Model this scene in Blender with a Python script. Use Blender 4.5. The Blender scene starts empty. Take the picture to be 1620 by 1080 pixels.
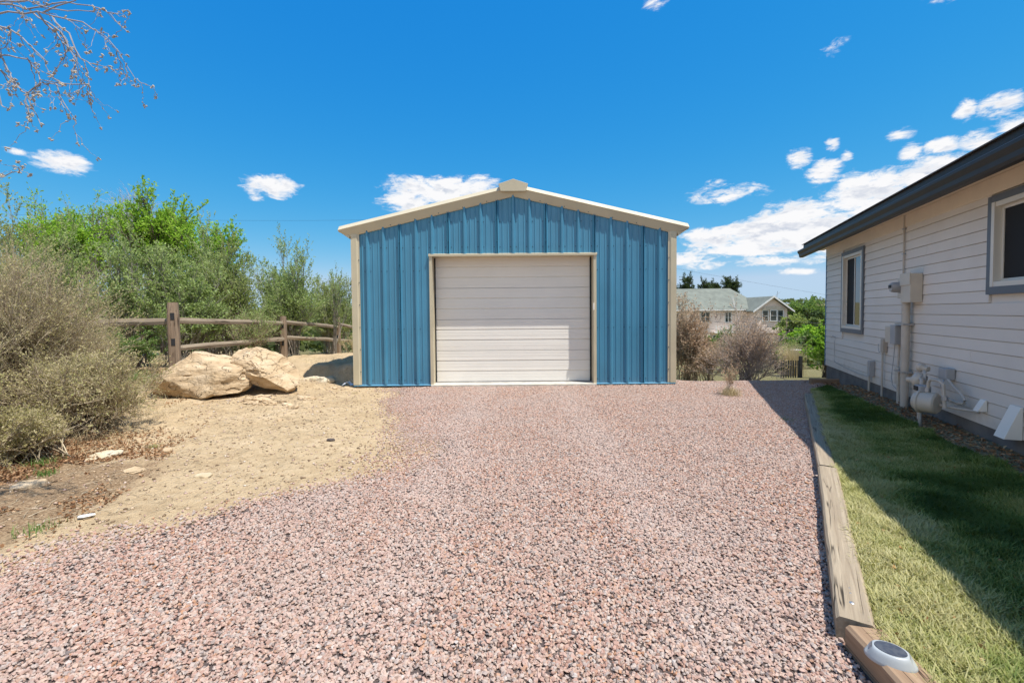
import bpy, bmesh, math, random
import numpy as np
from mathutils import Vector, Matrix, noise as mnoise

# ------------------------------------------------------------------ camera, light, exposure
scene = bpy.context.scene
COL = scene.collection
rad = math.radians
PITCH, ROLL, CAMZ = rad(1.95), rad(0.5), 1.41
cam_d = bpy.data.cameras.new('camera'); cam = bpy.data.objects.new('camera', cam_d); COL.objects.link(cam)
scene.camera = cam
cam_d.sensor_width = 36.0; cam_d.lens = 16.0; cam_d.shift_y = -22.5 / 1620
cam_d.clip_start = 0.05; cam_d.clip_end = 9000
_f = Vector((0, math.cos(PITCH), -math.sin(PITCH))); _r0 = Vector((1, 0, 0)); _u0 = _r0.cross(_f)
_r = _r0 * math.cos(ROLL) - _u0 * math.sin(ROLL); _u = _u0 * math.cos(ROLL) + _r0 * math.sin(ROLL)
cam.matrix_world = Matrix(((_r.x, _u.x, -_f.x, 0), (_r.y, _u.y, -_f.y, 0), (_r.z, _u.z, -_f.z, CAMZ), (0, 0, 0, 1)))

SUN = Vector((0.351, -0.21, 1.0)).normalized()           # direction towards the sun
elev = math.asin(SUN.z); az_cw = math.atan2(SUN.x, SUN.y)
world = bpy.data.worlds.new('World'); scene.world = world; world.use_nodes = True
sun_d = bpy.data.lights.new('sun', 'SUN'); sun = bpy.data.objects.new('sun', sun_d); COL.objects.link(sun)
sun_d.energy = 4.7; sun_d.angle = rad(0.5); sun_d.color = (1.0, 0.955, 0.885)
sun.rotation_euler = SUN.to_track_quat('Z', 'Y').to_euler()
scene.view_settings.view_transform = 'Standard'; scene.view_settings.look = 'None'
scene.view_settings.gamma = 1.0; scene.view_settings.exposure = 0.5
scene.view_settings.use_curve_mapping = False
try: scene.cycles.max_bounces = 6; scene.cycles.transparent_max_bounces = 6
except Exception: pass

# ------------------------------------------------------------------ node helpers
class NB:
    def __init__(s, nt): s.nt = nt; s.n = nt.nodes; s.l = nt.links
    def new(s, t, **kw):
        n = s.n.new(t)
        for k, v in kw.items(): setattr(n, k, v)
        return n
    def put(s, sock, v):
        if isinstance(v, bpy.types.NodeSocket): s.l.new(v, sock)
        elif v is not None:
            if sock.type == 'RGBA' and not isinstance(v, (int, float)) and len(v) == 3: v = (*v, 1)
            sock.default_value = v
    def math(s, op, a, b=None, c=None, clamp=False):
        n = s.new('ShaderNodeMath', operation=op, use_clamp=clamp); s.put(n.inputs[0], a)
        if b is not None: s.put(n.inputs[1], b)
        if c is not None: s.put(n.inputs[2], c)
        return n.outputs[0]
    def vmath(s, op, a, b=None):
        n = s.new('ShaderNodeVectorMath', operation=op); s.put(n.inputs[0], a)
        if b is not None: s.put(n.inputs[1], b)
        return n.outputs[0]
    def noise(s, vec, scale, detail=4, rough=0.55, dist=0.0, col=False):
        n = s.new('ShaderNodeTexNoise'); s.put(n.inputs['Vector'], vec)
        n.inputs['Scale'].default_value = scale; n.inputs['Detail'].default_value = detail
        n.inputs['Roughness'].default_value = rough; n.inputs['Distortion'].default_value = dist
        return n.outputs['Color' if col else 'Fac']
    def ramp(s, fac, stops, interp='LINEAR'):
        n = s.new('ShaderNodeValToRGB'); cr = n.color_ramp; cr.interpolation = interp
        while len(cr.elements) < len(stops): cr.elements.new(0.5)
        for e, (p, c) in zip(cr.elements, stops):
            e.position = p; e.color = (*c, 1) if not isinstance(c, (int, float)) else (c, c, c, 1)
        s.put(n.inputs[0], fac); return n.outputs[0]
    def mix(s, fac, a, b, blend='MIX'):
        n = s.new('ShaderNodeMix', data_type='RGBA', blend_type=blend)
        s.put(n.inputs[0], fac); s.put(n.inputs[6], a); s.put(n.inputs[7], b); return n.outputs[2]
    def sstep(s, x, a, b):
        n = s.new('ShaderNodeMapRange', interpolation_type='SMOOTHSTEP'); s.put(n.inputs[0], x)
        n.inputs[1].default_value = a; n.inputs[2].default_value = b; return n.outputs[0]
    def attr(s, name, out='Fac'):
        n = s.new('ShaderNodeAttribute'); n.attribute_name = name; return n.outputs[out]
    def objc(s): return s.new('ShaderNodeTexCoord').outputs['Object']
    def pos(s): return s.new('ShaderNodeNewGeometry').outputs['Position']
    def mapping(s, vec, scale=(1, 1, 1), rot=(0, 0, 0)):
        n = s.new('ShaderNodeMapping'); s.put(n.inputs[0], vec)
        n.inputs['Scale'].default_value = scale; n.inputs['Rotation'].default_value = rot; return n.outputs[0]
    def bump(s, h, strength=0.3, dist=0.01):
        n = s.new('ShaderNodeBump'); n.inputs['Strength'].default_value = strength
        n.inputs['Distance'].default_value = dist; s.put(n.inputs['Height'], h); return n.outputs[0]

def material(name, build):
    m = bpy.data.materials.new(name); m.use_nodes = True; m.node_tree.nodes.clear()
    b = NB(m.node_tree); out = b.new('ShaderNodeOutputMaterial')
    b.l.new(build(b), out.inputs[0]); return m
def pbsdf(b, color, rough=0.6, metal=0.0, normal=None, spec=0.5, coat=0.0):
    p = b.new('ShaderNodeBsdfPrincipled'); b.put(p.inputs['Base Color'], color); b.put(p.inputs['Roughness'], rough)
    p.inputs['Metallic'].default_value = metal; p.inputs['Specular IOR Level'].default_value = spec
    if coat: p.inputs['Coat Weight'].default_value = coat; p.inputs['Coat Roughness'].default_value = 0.2
    if normal is not None: b.put(p.inputs['Normal'], normal)
    return p.outputs[0]

def painted(name, col, rough=0.45, var=0.12, scale=3.0, metal=0.0, bump=0.05, dirt=None, spec=0.5, dirt_h=0.35):
    def f(b):
        o = b.pos()
        n = b.noise(o, scale, 5); fine = b.noise(o, 60, 3)
        c = b.mix(b.math('MULTIPLY', b.sstep(n, 0.3, 0.7), 1.0), tuple(x * (1 - var) for x in col), tuple(min(1, x * (1 + var * .6)) for x in col))
        if dirt:
            z = b.new('ShaderNodeSeparateXYZ'); b.put(z.inputs[0], o)
            low = b.math('MULTIPLY', b.sstep(b.math('ADD', z.outputs[2], b.math('MULTIPLY', b.noise(o, 9, 4), 0.25)), dirt_h + .1, 0.0), 0.45)
            c = b.mix(low, c, dirt)
            streak = b.noise(b.mapping(o, (14, 14, 0.7)), 1.0, 4)
            c = b.mix(b.math('MULTIPLY', b.sstep(streak, 0.58, 0.85), 0.10), c, dirt)
        return pbsdf(b, c, b.math('ADD', rough - .06, b.math('MULTIPLY', n, .14)), metal, b.bump(b.math('ADD', n, b.math('MULTIPLY', fine, .2)), bump, 0.02), spec)
    return material(name, f)

def wood(name, light, dark, axis='X', rough=0.85, scale=1.0):
    sc = {'X': (1.3, 42, 42), 'Y': (42, 1.3, 42), 'Z': (42, 42, 1.3)}[axis]
    def f(b):
        o = b.objc(); rnd = b.new('ShaderNodeObjectInfo').outputs['Random']
        off = b.new('ShaderNodeCombineXYZ'); b.put(off.inputs[0], b.math('MULTIPLY', rnd, 37)); b.put(off.inputs[2], b.math('MULTIPLY', rnd, 11))
        v = b.vmath('ADD', o, off.outputs[0]); m = b.mapping(v, tuple(s * scale for s in sc))
        g = b.noise(m, 1.0, 6, .65, .6); cr = b.noise(b.mapping(v, tuple(s * scale * (.42 if s > 5 else .42) for s in sc)), 1.0, 3, .45, .15)
        crack = b.math('MULTIPLY', b.sstep(b.math('ABSOLUTE', b.math('SUBTRACT', cr, .5)), 0.018, 0.0), b.sstep(b.noise(v, 2.2, 2), .45, .6))
        c = b.ramp(g, [(0.25, dark), (0.5, tuple((a + c2) / 2 for a, c2 in zip(light, dark))), (0.72, light)])
        c = b.mix(b.math('MULTIPLY', b.noise(v, 3, 3), .5), c, tuple(x * .65 for x in light))
        c = b.mix(b.math('MULTIPLY', crack, .95), c, tuple(x * .15 for x in dark))
        return pbsdf(b, c, rough, 0, b.bump(b.math('SUBTRACT', g, crack), .55, .006), .25)
    return material(name, f)

def leafmat(name, stops, trans=0.35, rough=0.6, tc=(.35, .44, .07)):
    def f(b):
        r = b.attr('rnd'); big = b.noise(b.pos(), 1.3, 2)
        fac = b.math('ADD', b.math('MULTIPLY', r, .7), b.math('MULTIPLY', b.sstep(big, .3, .7), .3), clamp=True)
        c = b.ramp(fac, stops)
        d = pbsdf(b, c, rough, spec=.25); t = b.new('ShaderNodeBsdfTranslucent')
        b.put(t.inputs[0], b.mix(.5, c, tc, 'MIX'))
        m = b.new('ShaderNodeMixShader'); m.inputs[0].default_value = trans; b.l.new(d, m.inputs[1]); b.l.new(t.outputs[0], m.inputs[2])
        return m.outputs[0]
    return material(name, f)
def twigmat(name, stops):
    return material(name, lambda b: pbsdf(b, b.ramp(b.math('ADD', b.math('MULTIPLY', b.attr('rnd'), .6), b.math('MULTIPLY', b.noise(b.pos(), 14, 3), .4)), stops), .85, spec=.2))

# ------------------------------------------------------------------ world: sky and clouds
def build_world():
    nt = world.node_tree; nt.nodes.clear(); b = NB(nt)
    out = b.new('ShaderNodeOutputWorld'); bg = b.new('ShaderNodeBackground'); bg.inputs[1].default_value = 0.105
    sky = b.new('ShaderNodeTexSky', sky_type='NISHITA'); sky.sun_disc = False
    sky.sun_elevation = elev; sky.sun_rotation = az_cw; sky.altitude = 1900; sky.air_density = 1.0; sky.dust_density = 0.4; sky.ozone_density = 1.6
    d = b.vmath('NORMALIZE', b.new('ShaderNodeTexCoord').outputs['Generated'])
    sp = b.new('ShaderNodeSeparateXYZ'); b.put(sp.inputs[0], d)
    az = b.math('MULTIPLY', b.math('ARCTAN2', sp.outputs[0], sp.outputs[1]), 180 / math.pi)
    el = b.math('MULTIPLY', b.math('ARCSINE', sp.outputs[2]), 180 / math.pi)
    # deep mountain-air blue
    hs = b.new('ShaderNodeHueSaturation'); hs.inputs['Saturation'].default_value = 1.32; hs.inputs['Value'].default_value = 1.0
    hs.inputs['Hue'].default_value = 0.485
    b.put(hs.inputs['Color'], sky.outputs[0])
    # deeper zenith and paler-blue horizon: one response curve per channel
    rgb = b.new('ShaderNodeSeparateColor'); b.put(rgb.inputs[0], hs.outputs[0]); cmb = b.new('ShaderNodeCombineColor')
    ch = []
    for i, (g_, a_) in enumerate(((1.3, .92), (.62, .655), (.2, .83))):
        x = b.math('POWER', b.math('MAXIMUM', b.math('MULTIPLY', rgb.outputs[i], .1657), .0001), g_)
        ch.append(b.math('MULTIPLY', x, a_ / .1485))
    ch[1] = b.math('MINIMUM', ch[1], .66 / .1485); ch[2] = b.math('MAXIMUM', ch[2], b.math('MULTIPLY', ch[1], 1.25))
    ch[0] = b.math('MINIMUM', ch[0], b.math('MULTIPLY', ch[1], .74))
    for i in range(3): b.put(cmb.inputs[i], ch[i])
    skyc = cmb.outputs[0]
    # cloud field: ellipses (azimuth, elevation, half sizes, weight) carved by noise
    E = CLOUDS
    field = None
    for a0, e0, ra, re, w in E:
        x = b.math('MULTIPLY', b.math('SUBTRACT', az, a0), 1 / ra); y = b.math('MULTIPLY', b.math('SUBTRACT', el, e0), 1 / re)
        q = b.math('SUBTRACT', w, b.math('MULTIPLY', b.math('ADD', b.math('MULTIPLY', x, x), b.math('MULTIPLY', y, y)), max(w, .8)))
        field = q if field is None else b.math('MAXIMUM', field, q)
    field = b.math('MAXIMUM', field, -3.0)
    # unseen cumulus added outside the view, thick enough to whiten the fill light
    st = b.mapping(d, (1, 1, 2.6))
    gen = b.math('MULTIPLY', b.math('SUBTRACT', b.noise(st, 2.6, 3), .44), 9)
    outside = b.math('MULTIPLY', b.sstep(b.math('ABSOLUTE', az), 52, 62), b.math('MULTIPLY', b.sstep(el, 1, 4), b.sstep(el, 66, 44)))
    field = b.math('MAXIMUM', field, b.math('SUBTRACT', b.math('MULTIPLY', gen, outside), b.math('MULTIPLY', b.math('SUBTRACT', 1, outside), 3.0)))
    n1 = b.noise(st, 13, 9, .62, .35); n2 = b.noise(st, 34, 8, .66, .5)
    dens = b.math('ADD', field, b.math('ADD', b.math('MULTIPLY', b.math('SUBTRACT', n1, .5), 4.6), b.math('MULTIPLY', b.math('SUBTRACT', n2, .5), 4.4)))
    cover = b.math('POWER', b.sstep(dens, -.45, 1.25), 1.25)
    up = b.vmath('ADD', st, (0, 0, .05)); n1u = b.noise(up, 13, 5, .6, .35)
    lit = b.math('MULTIPLY', b.math('SUBTRACT', n1, n1u), 5.0)
    core = b.sstep(dens, .4, 2.6)
    shade = b.math('MULTIPLY', core, b.sstep(lit, .15, -.45))
    cc = b.mix(b.math('MULTIPLY', shade, .85), (6.5, 6.5, 6.6), (3.7, 4.1, 4.9))
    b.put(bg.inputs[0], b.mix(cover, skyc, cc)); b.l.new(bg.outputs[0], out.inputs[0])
def _c(px, py, rx, ry, w=1.0):
    "cloud given by its bearing and height read off the picture, once, as angles"
    x = (px - 810) / 720; z = (493 - py) / 720; hyp = math.hypot(1, x)
    return (math.degrees(math.atan(x)), math.degrees(math.atan2(z, hyp)), math.degrees(rx / 720 / (1 + x * x)), math.degrees(ry / 720 / hyp), w)
CLOUDS = [_c(*c) for c in [
    (110, 256, 50, 17, 1.3), (80, 246, 20, 9, .9), (38, 236, 24, 6, .35), (440, 295, 46, 17, 1.5), (412, 306, 14, 8, .6),
    (700, 303, 88, 22, 1.7), (650, 322, 48, 18, 1.4), (760, 292, 40, 12, 1.2), (1145, 312, 54, 14, 1.4), (1128, 300, 20, 10, 1.0),
    (1262, 258, 18, 14, 1.1), (1302, 280, 28, 20, 1.3), (1313, 236, 12, 9, .6), (1335, 254, 9, 7, .6), (1345, 285, 18, 9, .7),
    (1437, 248, 18, 12, .9), (1485, 240, 32, 12, 1.0), (1522, 187, 20, 14, 1.1), (1570, 180, 44, 16, 1.2), (1600, 208, 34, 15, 1.2),
    (1535, 232, 34, 12, .9), (1420, 222, 20, 9, .4),
    (1370, 310, 80, 30, 2.0), (1480, 285, 80, 30, 2.0), (1440, 335, 120, 38, 2.2), (1260, 345, 60, 24, 1.8), (1230, 370, 150, 24, 2.2),
    (1130, 380, 60, 18, 1.6), (1320, 378, 120, 28, 2.0), (1210, 395, 150, 14, 1.7), (1090, 410, 46, 11, 1.3), (1200, 417, 52, 8, 1.2), (1120, 423, 36, 7, 1.0),
    (1290, 413, 70, 9, .9), (1258, 434, 30, 5, .7), (1530, 330, 110, 40, 2.0), (1630, 290, 90, 40, 1.6),
    (1035, 18, 20, 9, .12), (1320, 88, 34, 12, .05), (1500, 8, 60, 10, .05), (1000, 420, 60, 10, .6), (620, 440, 60, 6, .3)]]
build_world()

# ------------------------------------------------------------------ mesh helpers
def link(o, parent=None):
    COL.objects.link(o)
    if parent is not None: o.parent = parent
    return o
def tag(o, label=None, cat=None, group=None, kind=None):
    if label: o['label'] = label
    if cat: o['category'] = cat
    if group: o['group'] = group
    if kind: o['kind'] = kind
    return o
def thing(name, loc, label, cat, group=None, rz=0.0):
    o = bpy.data.objects.new(name, None); o.location = loc; o.rotation_euler = (0, 0, rz); o.empty_display_size = .2
    return tag(link(o), label, cat, group)
def raw(name, V, Fs, mat, parent=None, smooth=False, rnd=None, loc=None, attrs=None):
    "mesh from arrays; Fs an (n,k) array or list of faces"
    me = bpy.data.meshes.new(name)
    V = np.asarray(V, dtype=np.float64)
    if isinstance(Fs, np.ndarray):
        nf, k = Fs.shape; me.vertices.add(len(V)); me.vertices.foreach_set('co', V.astype(np.float32).ravel())
        me.loops.add(nf * k); me.loops.foreach_set('vertex_index', Fs.astype(np.int32).ravel())
        me.polygons.add(nf); me.polygons.foreach_set('loop_start', np.arange(0, nf * k, k, dtype=np.int32))
        me.polygons.foreach_set('loop_total', np.full(nf, k, dtype=np.int32)); me.update(calc_edges=True)
    else: me.from_pydata([tuple(v) for v in V], [], [tuple(f) for f in Fs]); me.update()
    if rnd is not None:
        a = me.attributes.new('rnd', 'FLOAT', 'FACE'); a.data.foreach_set('value', np.asarray(rnd, dtype=np.float32))
    for an, av in (attrs or {}).items():
        a = me.attributes.new(an, 'FLOAT', 'POINT'); a.data.foreach_set('value', np.asarray(av, dtype=np.float32))
    if smooth: me.polygons.foreach_set('use_smooth', np.ones(len(me.polygons), dtype=bool))
    me.materials.append(mat)
    o = bpy.data.objects.new(name, me)
    if loc is not None: o.location = loc
    return link(o, parent)
class MB:
    def __init__(s): s.v = []; s.f = []
    def add(s, vs, fs):
        n = len(s.v); s.v += [tuple(v) for v in vs]; s.f += [tuple(i + n for i in f) for f in fs]; return s
    def box(s, x0, x1, y0, y1, z0, z1):
        return s.add([(x0, y0, z0), (x1, y0, z0), (x1, y1, z0), (x0, y1, z0), (x0, y0, z1), (x1, y0, z1), (x1, y1, z1), (x0, y1, z1)],
                     [(0, 3, 2, 1), (4, 5, 6, 7), (0, 1, 5, 4), (1, 2, 6, 5), (2, 3, 7, 6), (3, 0, 4, 7)])
    def prism(s, poly, axis, a, b):
        "extrude polygon (list of 2d points) along axis from a to b"
        n = len(poly)
        def P(p, t): return {'x': (t, p[0], p[1]), 'y': (p[0], t, p[1]), 'z': (p[0], p[1], t)}[axis]
        vs = [P(p, a) for p in poly] + [P(p, b) for p in poly]
        return s.add(vs, [tuple(range(n))[::-1], tuple(range(n, 2 * n))] + [(i, (i + 1) % n, n + (i + 1) % n, n + i) for i in range(n)])
    def tube(s, pts, r, n=8, cap=True):
        pts = [Vector(p) for p in pts]; rs = r if isinstance(r, (list, tuple)) else [r] * len(pts); rings = []
        up = Vector((0, 0, 1))
        for i, p in enumerate(pts):
            t = (pts[min(i + 1, len(pts) - 1)] - pts[max(i - 1, 0)]).normalized()
            a = t.cross(up);
            if a.length < .05: a = t.cross(Vector((1, 0, 0)))
            a.normalize(); c = a.cross(t)
            rings.append([p + (a * math.cos(2 * math.pi * k / n) + c * math.sin(2 * math.pi * k / n)) * rs[i] for k in range(n)])
        vs = [v for r_ in rings for v in r_]; fs = []
        for i in range(len(rings) - 1):
            for k in range(n): fs.append((i * n + k, i * n + (k + 1) % n, (i + 1) * n + (k + 1) % n, (i + 1) * n + k))
        if cap: fs += [tuple(range(n))[::-1], tuple(range(len(vs) - n, len(vs)))]
        return s.add(vs, fs)
    def lathe(s, c, axis, prof, n=20):
        "profile list of (t, r) along axis direction"
        c = Vector(c); ax = Vector(axis).normalized(); pts = [c + ax * t for t, _ in prof]
        a = ax.cross(Vector((0, 0, 1)));
        if a.length < .1: a = Vector((1, 0, 0))
        a.normalize(); d = ax.cross(a); vs = []; fs = []
        for p, (_, r) in zip(pts, prof): vs += [p + (a * math.cos(2 * math.pi * k / n) + d * math.sin(2 * math.pi * k / n)) * r for k in range(n)]
        for i in range(len(prof) - 1):
            for k in range(n): fs.append((i * n + k, i * n + (k + 1) % n, (i + 1) * n + (k + 1) % n, (i + 1) * n + k))
        fs += [tuple(range(n))[::-1], tuple(range(len(vs) - n, len(vs)))]
        return s.add(vs, fs)
    def build(s, name, mat, parent=None, bevel=0.0, smooth=False, loc=None, segs=2):
        me = bpy.data.meshes.new(name); me.from_pydata(s.v, [], s.f); me.update()
        bm = bmesh.new(); bm.from_mesh(me); bmesh.ops.recalc_face_normals(bm, faces=bm.faces)
        if bevel > 0:
            es = [e for e in bm.edges if len(e.link_faces) == 2 and e.calc_face_angle(0) > .5]
            bmesh.ops.bevel(bm, geom=es, offset=bevel, segments=segs, profile=.6, affect='EDGES', clamp_overlap=True)
        bm.to_mesh(me); bm.free()
        if smooth:
            me.polygons.foreach_set('use_smooth', np.ones(len(me.polygons), dtype=bool))
            try: me.set_sharp_from_angle(angle=rad(38))
            except Exception: pass
        me.materials.append(mat); o = bpy.data.objects.new(name, me)
        if loc is not None: o.location = loc
        return link(o, parent)

# ------------------------------------------------------------------ terrain
def sm(x, a, b):
    t = np.clip((x - a) / (b - a), 0, 1); return t * t * (3 - 2 * t)
def vnoise(x, y, seed=0):
    "smooth value noise, numpy"
    xi = np.floor(x).astype(np.int64); yi = np.floor(y).astype(np.int64); xf = x - xi; yf = y - yi
    def h(a, b): 
        n = (a * 374761393 + b * 668265263 + seed * 974634777) & 0xffffffff
        n = ((n ^ (n >> 13)) * 1274126177) & 0xffffffff
        return ((n ^ (n >> 16)) & 0xffff) / 65535.0
    u = xf * xf * (3 - 2 * xf); v = yf * yf * (3 - 2 * yf)
    return (h(xi, yi) * (1 - u) + h(xi + 1, yi) * u) * (1 - v) + (h(xi, yi + 1) * (1 - u) + h(xi + 1, yi + 1) * u) * v
def fbm(x, y, o=4, seed=0):
    s = 0; a = .5; t = 0
    for i in range(o): s = s + a * vnoise(x * 2 ** i, y * 2 ** i, seed + i); t += a; a *= .5
    return s / t
GB = [(-2.6, 9.0), (-2.45, 8.34), (-1.81, 6.5), (-1.44, 5.16), (-1.19, 4.63), (-1.42, 4.02), (-1.81, 3.77), (-2.29, 3.36), (-2.7, 2.89), (-3.05, 2.5), (-3.7, 1.9), (-5.5, .5), (-9, -2)]
def gravel_edge_x(y):
    ys = np.array([p[1] for p in GB][::-1]); xs = np.array([p[0] for p in GB][::-1]); return np.interp(y, ys, xs)
def timber_x(y):   # left faces of the landscape timbers
    return np.interp(y, [-2, 1.8, 3.74, 7.05, 12], [1.2, 1.36, 2.56, 4.58, 7.6])
CP = np.array([(-3.2, 5, 0), (-2.9, 8.2, 0), (-3.3, 9.0, 0), (-3.9, 9.1, .03), (-3.3, 9.35, .40), (-4.0, 9.5, .38), (-4.6, 9.2, .33), (-4.1, 8.2, .16), (-3.2, 7.6, .04), (-4.3, 7.3, .12), (-5.5, 6.9, .13), (-5.0, 8.3, .3),
    (-5.86, 7.85, .38), (-5.8, 11.5, .26), (-5.9, 15.5, .0), (-7.8, 8.2, .36), (-4.8, 4.5, .03), (-6, 5.5, .12), (-8, 5, .3), (-9.5, 9, .3), (-7.5, 12, .2), (-4.0, 12, .32), (-3.0, 10.5, .33), (-2.4, 6.5, 0.0), (-3.4, 3, .0),
    (-4.5, 3, 0), (-3, 2, 0), (-6, 2.5, .05), (-2, 4, 0), (-5, 6, .08), (-3.6, 6.2, .03), (-3.0, 14, .1), (-9, 2, .2)])
def height(x, y):
    x = np.asarray(x, float); y = np.asarray(y, float); sh = x.shape; X = x.ravel(); Y = y.ravel()
    num = np.zeros_like(X); den = np.zeros_like(X)
    for cx, cy, cz in CP:
        w = 1 / ((X - cx) ** 2 + (Y - cy) ** 2 + .02) ** 2; num += w * cz; den += w
    left = num / den
    left = left + (fbm(X * 1.4, Y * 1.4, 4, 3) - .5) * .14 * sm(-X, 2.2, 4.5) + (fbm(X * 7, Y * 7, 3, 9) - .5) * .055 * sm(gravel_edge_x(np.clip(Y, -2, 9)) - X, -.1, .6)
    L = np.interp(Y, [12, 16, 25, 40, 80, 200, 500, 700, 1200], [0, -.05, -1.0, -2.0, -4, -7, 2, 5, 0])
    R = np.interp(Y, [8.9, 10, 20, 32, 60, 120, 200, 480, 620, 900, 1500], [0, -.22, -1.35, -2.5, -4.1, -8, -9, 3, 8, 6, 0])
    wl = sm(-X, 2.3, 3.4) * sm(Y, -20, 0)
    far = np.where(X < 0, L, 0) * sm(-X, -1, 3) + R * sm(X, 2.6, 4.2)
    z = left * wl * sm(Y, 60, 20) + far
    # crest runs slightly nearer towards the right
    pad = (fbm(X * .8, Y * .8, 3, 21) - .5) * .03
    lawn = .035 * sm(X - timber_x(np.clip(Y, -2, 12)), .1, .3) * sm(Y, 9.2, 8.4)
    big = sm(np.hypot(X, Y), 60, 300) * (fbm(X / 90, Y / 90, 4, 5) - .5) * 9
    return (z + pad + lawn + big).reshape(sh)
def H(x, y): return float(height(np.array([x]), np.array([y]))[0])

# ground material: dirt, gravel bed, litter and dry weeds by mask
def ground_build(b):
    o = b.pos(); g = b.attr('gravel'); lit = b.attr('litter'); grs = b.attr('green')
    n1 = b.noise(o, 1.3, 6, .6); n2 = b.noise(o, 9, 6, .65); n3 = b.noise(o, 55, 4, .6); n4 = b.noise(o, 160, 2)
    dirt = b.ramp(b.math('ADD', b.math('MULTIPLY', n1, .5), b.math('MULTIPLY', n2, .5)), [(.3, (.36, .25, .14)), (.5, (.53, .395, .235)), (.68, (.64, .495, .32))])
    dirt = b.mix(b.math('MULTIPLY', b.sstep(n3, .60, .72), .55), dirt, (.16, .105, .065))
    vor = b.new('ShaderNodeTexVoronoi'); b.put(vor.inputs['Vector'], o); vor.inputs['Scale'].default_value = 34
    grav = b.ramp(b.math('ADD', b.math('MULTIPLY', vor.outputs['Color'], 1.0), 0), [(.0, (.22, .17, .135)), (.4, (.34, .24, .185)), (.7, (.40, .29, .23)), (1, (.34, .29, .25))])
    grav = b.mix(b.sstep(vor.outputs['Distance'], .012, .022), grav, (.13, .10, .09))
    litter = b.ramp(n3, [(.3, (.12, .075, .04)), (.5, (.30, .20, .115)), (.7, (.46, .33, .20))])
    green = b.ramp(b.noise(o, 20, 5), [(.3, (.10, .09, .035)), (.55, (.22, .19, .09)), (.75, (.12, .15, .04))])
    edge = b.math('ADD', g, b.math('MULTIPLY', b.math('SUBTRACT', n2, .5), .6))
    c = b.mix(b.sstep(edge, .38, .62), dirt, grav)
    c = b.mix(b.sstep(b.math('ADD', lit, b.math('MULTIPLY', b.math('SUBTRACT', n2, .5), 1.2)), .35, .75), c, litter)
    c = b.mix(b.sstep(b.math('ADD', grs, b.math('MULTIPLY', b.math('SUBTRACT', n2, .5), 1.0)), .35, .75), c, green)
    pit = b.sstep(b.noise(o, 4.2, 4, .5, .8), .60, .70); c = b.mix(b.math('MULTIPLY', b.math('MULTIPLY', b.sstep(b.noise(o, 2.4, 6, .7), .54, .68), b.math('SUBTRACT', 1, g)), .45), c, (.37, .28, .17))
    h = b.math('ADD', b.math('MULTIPLY', n2, .8), b.math('ADD', b.math('MULTIPLY', n3, .45), b.math('SUBTRACT', b.math('MULTIPLY', n4, .15), b.math('MULTIPLY', pit, .25))))
    return pbsdf(b, c, .95, 0, b.bump(h, 1.0, .05), .15)
M_ground = material('ground_dirt', ground_build)
def axis_pts(lo, hi, step, far, grow=1.16):
    a = list(np.arange(lo, hi + 1e-6, step)); s = step; p = hi
    while p < far: s *= grow; p += s; a.append(p)
    s = step; p = lo
    while p > -far: s *= grow; p -= s; a.insert(0, p)
    return np.array(a)
gx = axis_pts(-9, 7.5, .075, 4000); gy = axis_pts(0, 13, .075, 4000)
GX, GY = np.meshgrid(gx, gy); nx, ny = len(gx), len(gy); GZ = height(GX, GY)
wx, wy = GX.ravel(), GY.ravel()
gm = sm(wx - gravel_edge_x(np.clip(wy, -2, 9)) + (fbm(wx * 1.5, wy * 1.5, 3, 4) - .5) * .5, .1, .9) * sm(-(wx - timber_x(np.clip(wy, -2, 12))), -.12, .0) 
gm = np.maximum(gm, sm(wx, -3, -2.6) * sm(wy, 8.0, 9.2) * (wx < 9)) * sm(-wy, -11.5, -9.6) * sm(wy, -12, -8)
lm = sm(-wx, 2.6, 3.6) * sm(-wy, -4.8, -3.9) * sm(wx + 4.6 + wy * .0, -5, 2) + sm(np.hypot((wx + 5.6) / 1.4, (wy - 4.6) / 1.1), 1.25, .6) + .8 * sm(np.hypot((wx + 8.8) / 3, (wy - 5) / 2.4), 1.3, .6)
lm = np.clip(lm + .6 * sm(np.hypot((wx + 7.2) / 3.5, (wy - 9.6) / 1.6), 1.2, .5), 0, 1) * (1 - gm)
lm = np.maximum(lm, .75 * sm(wx - timber_x(np.clip(wy, -2, 12)), .1, .3) * (wy < 8.6) * (wx < 7))
gr = sm(-wx, 6.0, 7.6) * .45 * (wy > 7.8) + sm(np.hypot((wx + 6.6) / 1.3, (wy - 7.6) / .6), 1.2, .4) * .8 + sm(wy, 9.6, 12) * .8 * (wx > 2.5) + sm(wy, 14, 20) * .6 * (wx < 2.5)
gr = np.clip(gr, 0, 1) + sm(np.hypot(wx, wy), 40, 90)
idx = np.arange(nx * ny).reshape(ny, nx)
Fg = np.stack([idx[:-1, :-1].ravel(), idx[:-1, 1:].ravel(), idx[1:, 1:].ravel(), idx[1:, :-1].ravel()], 1)
ground = raw('ground', np.stack([wx, wy, GZ.ravel()], 1), Fg, M_ground, smooth=True, attrs=dict(gravel=gm, litter=lm, green=gr))
tag(ground, kind='structure')

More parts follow.
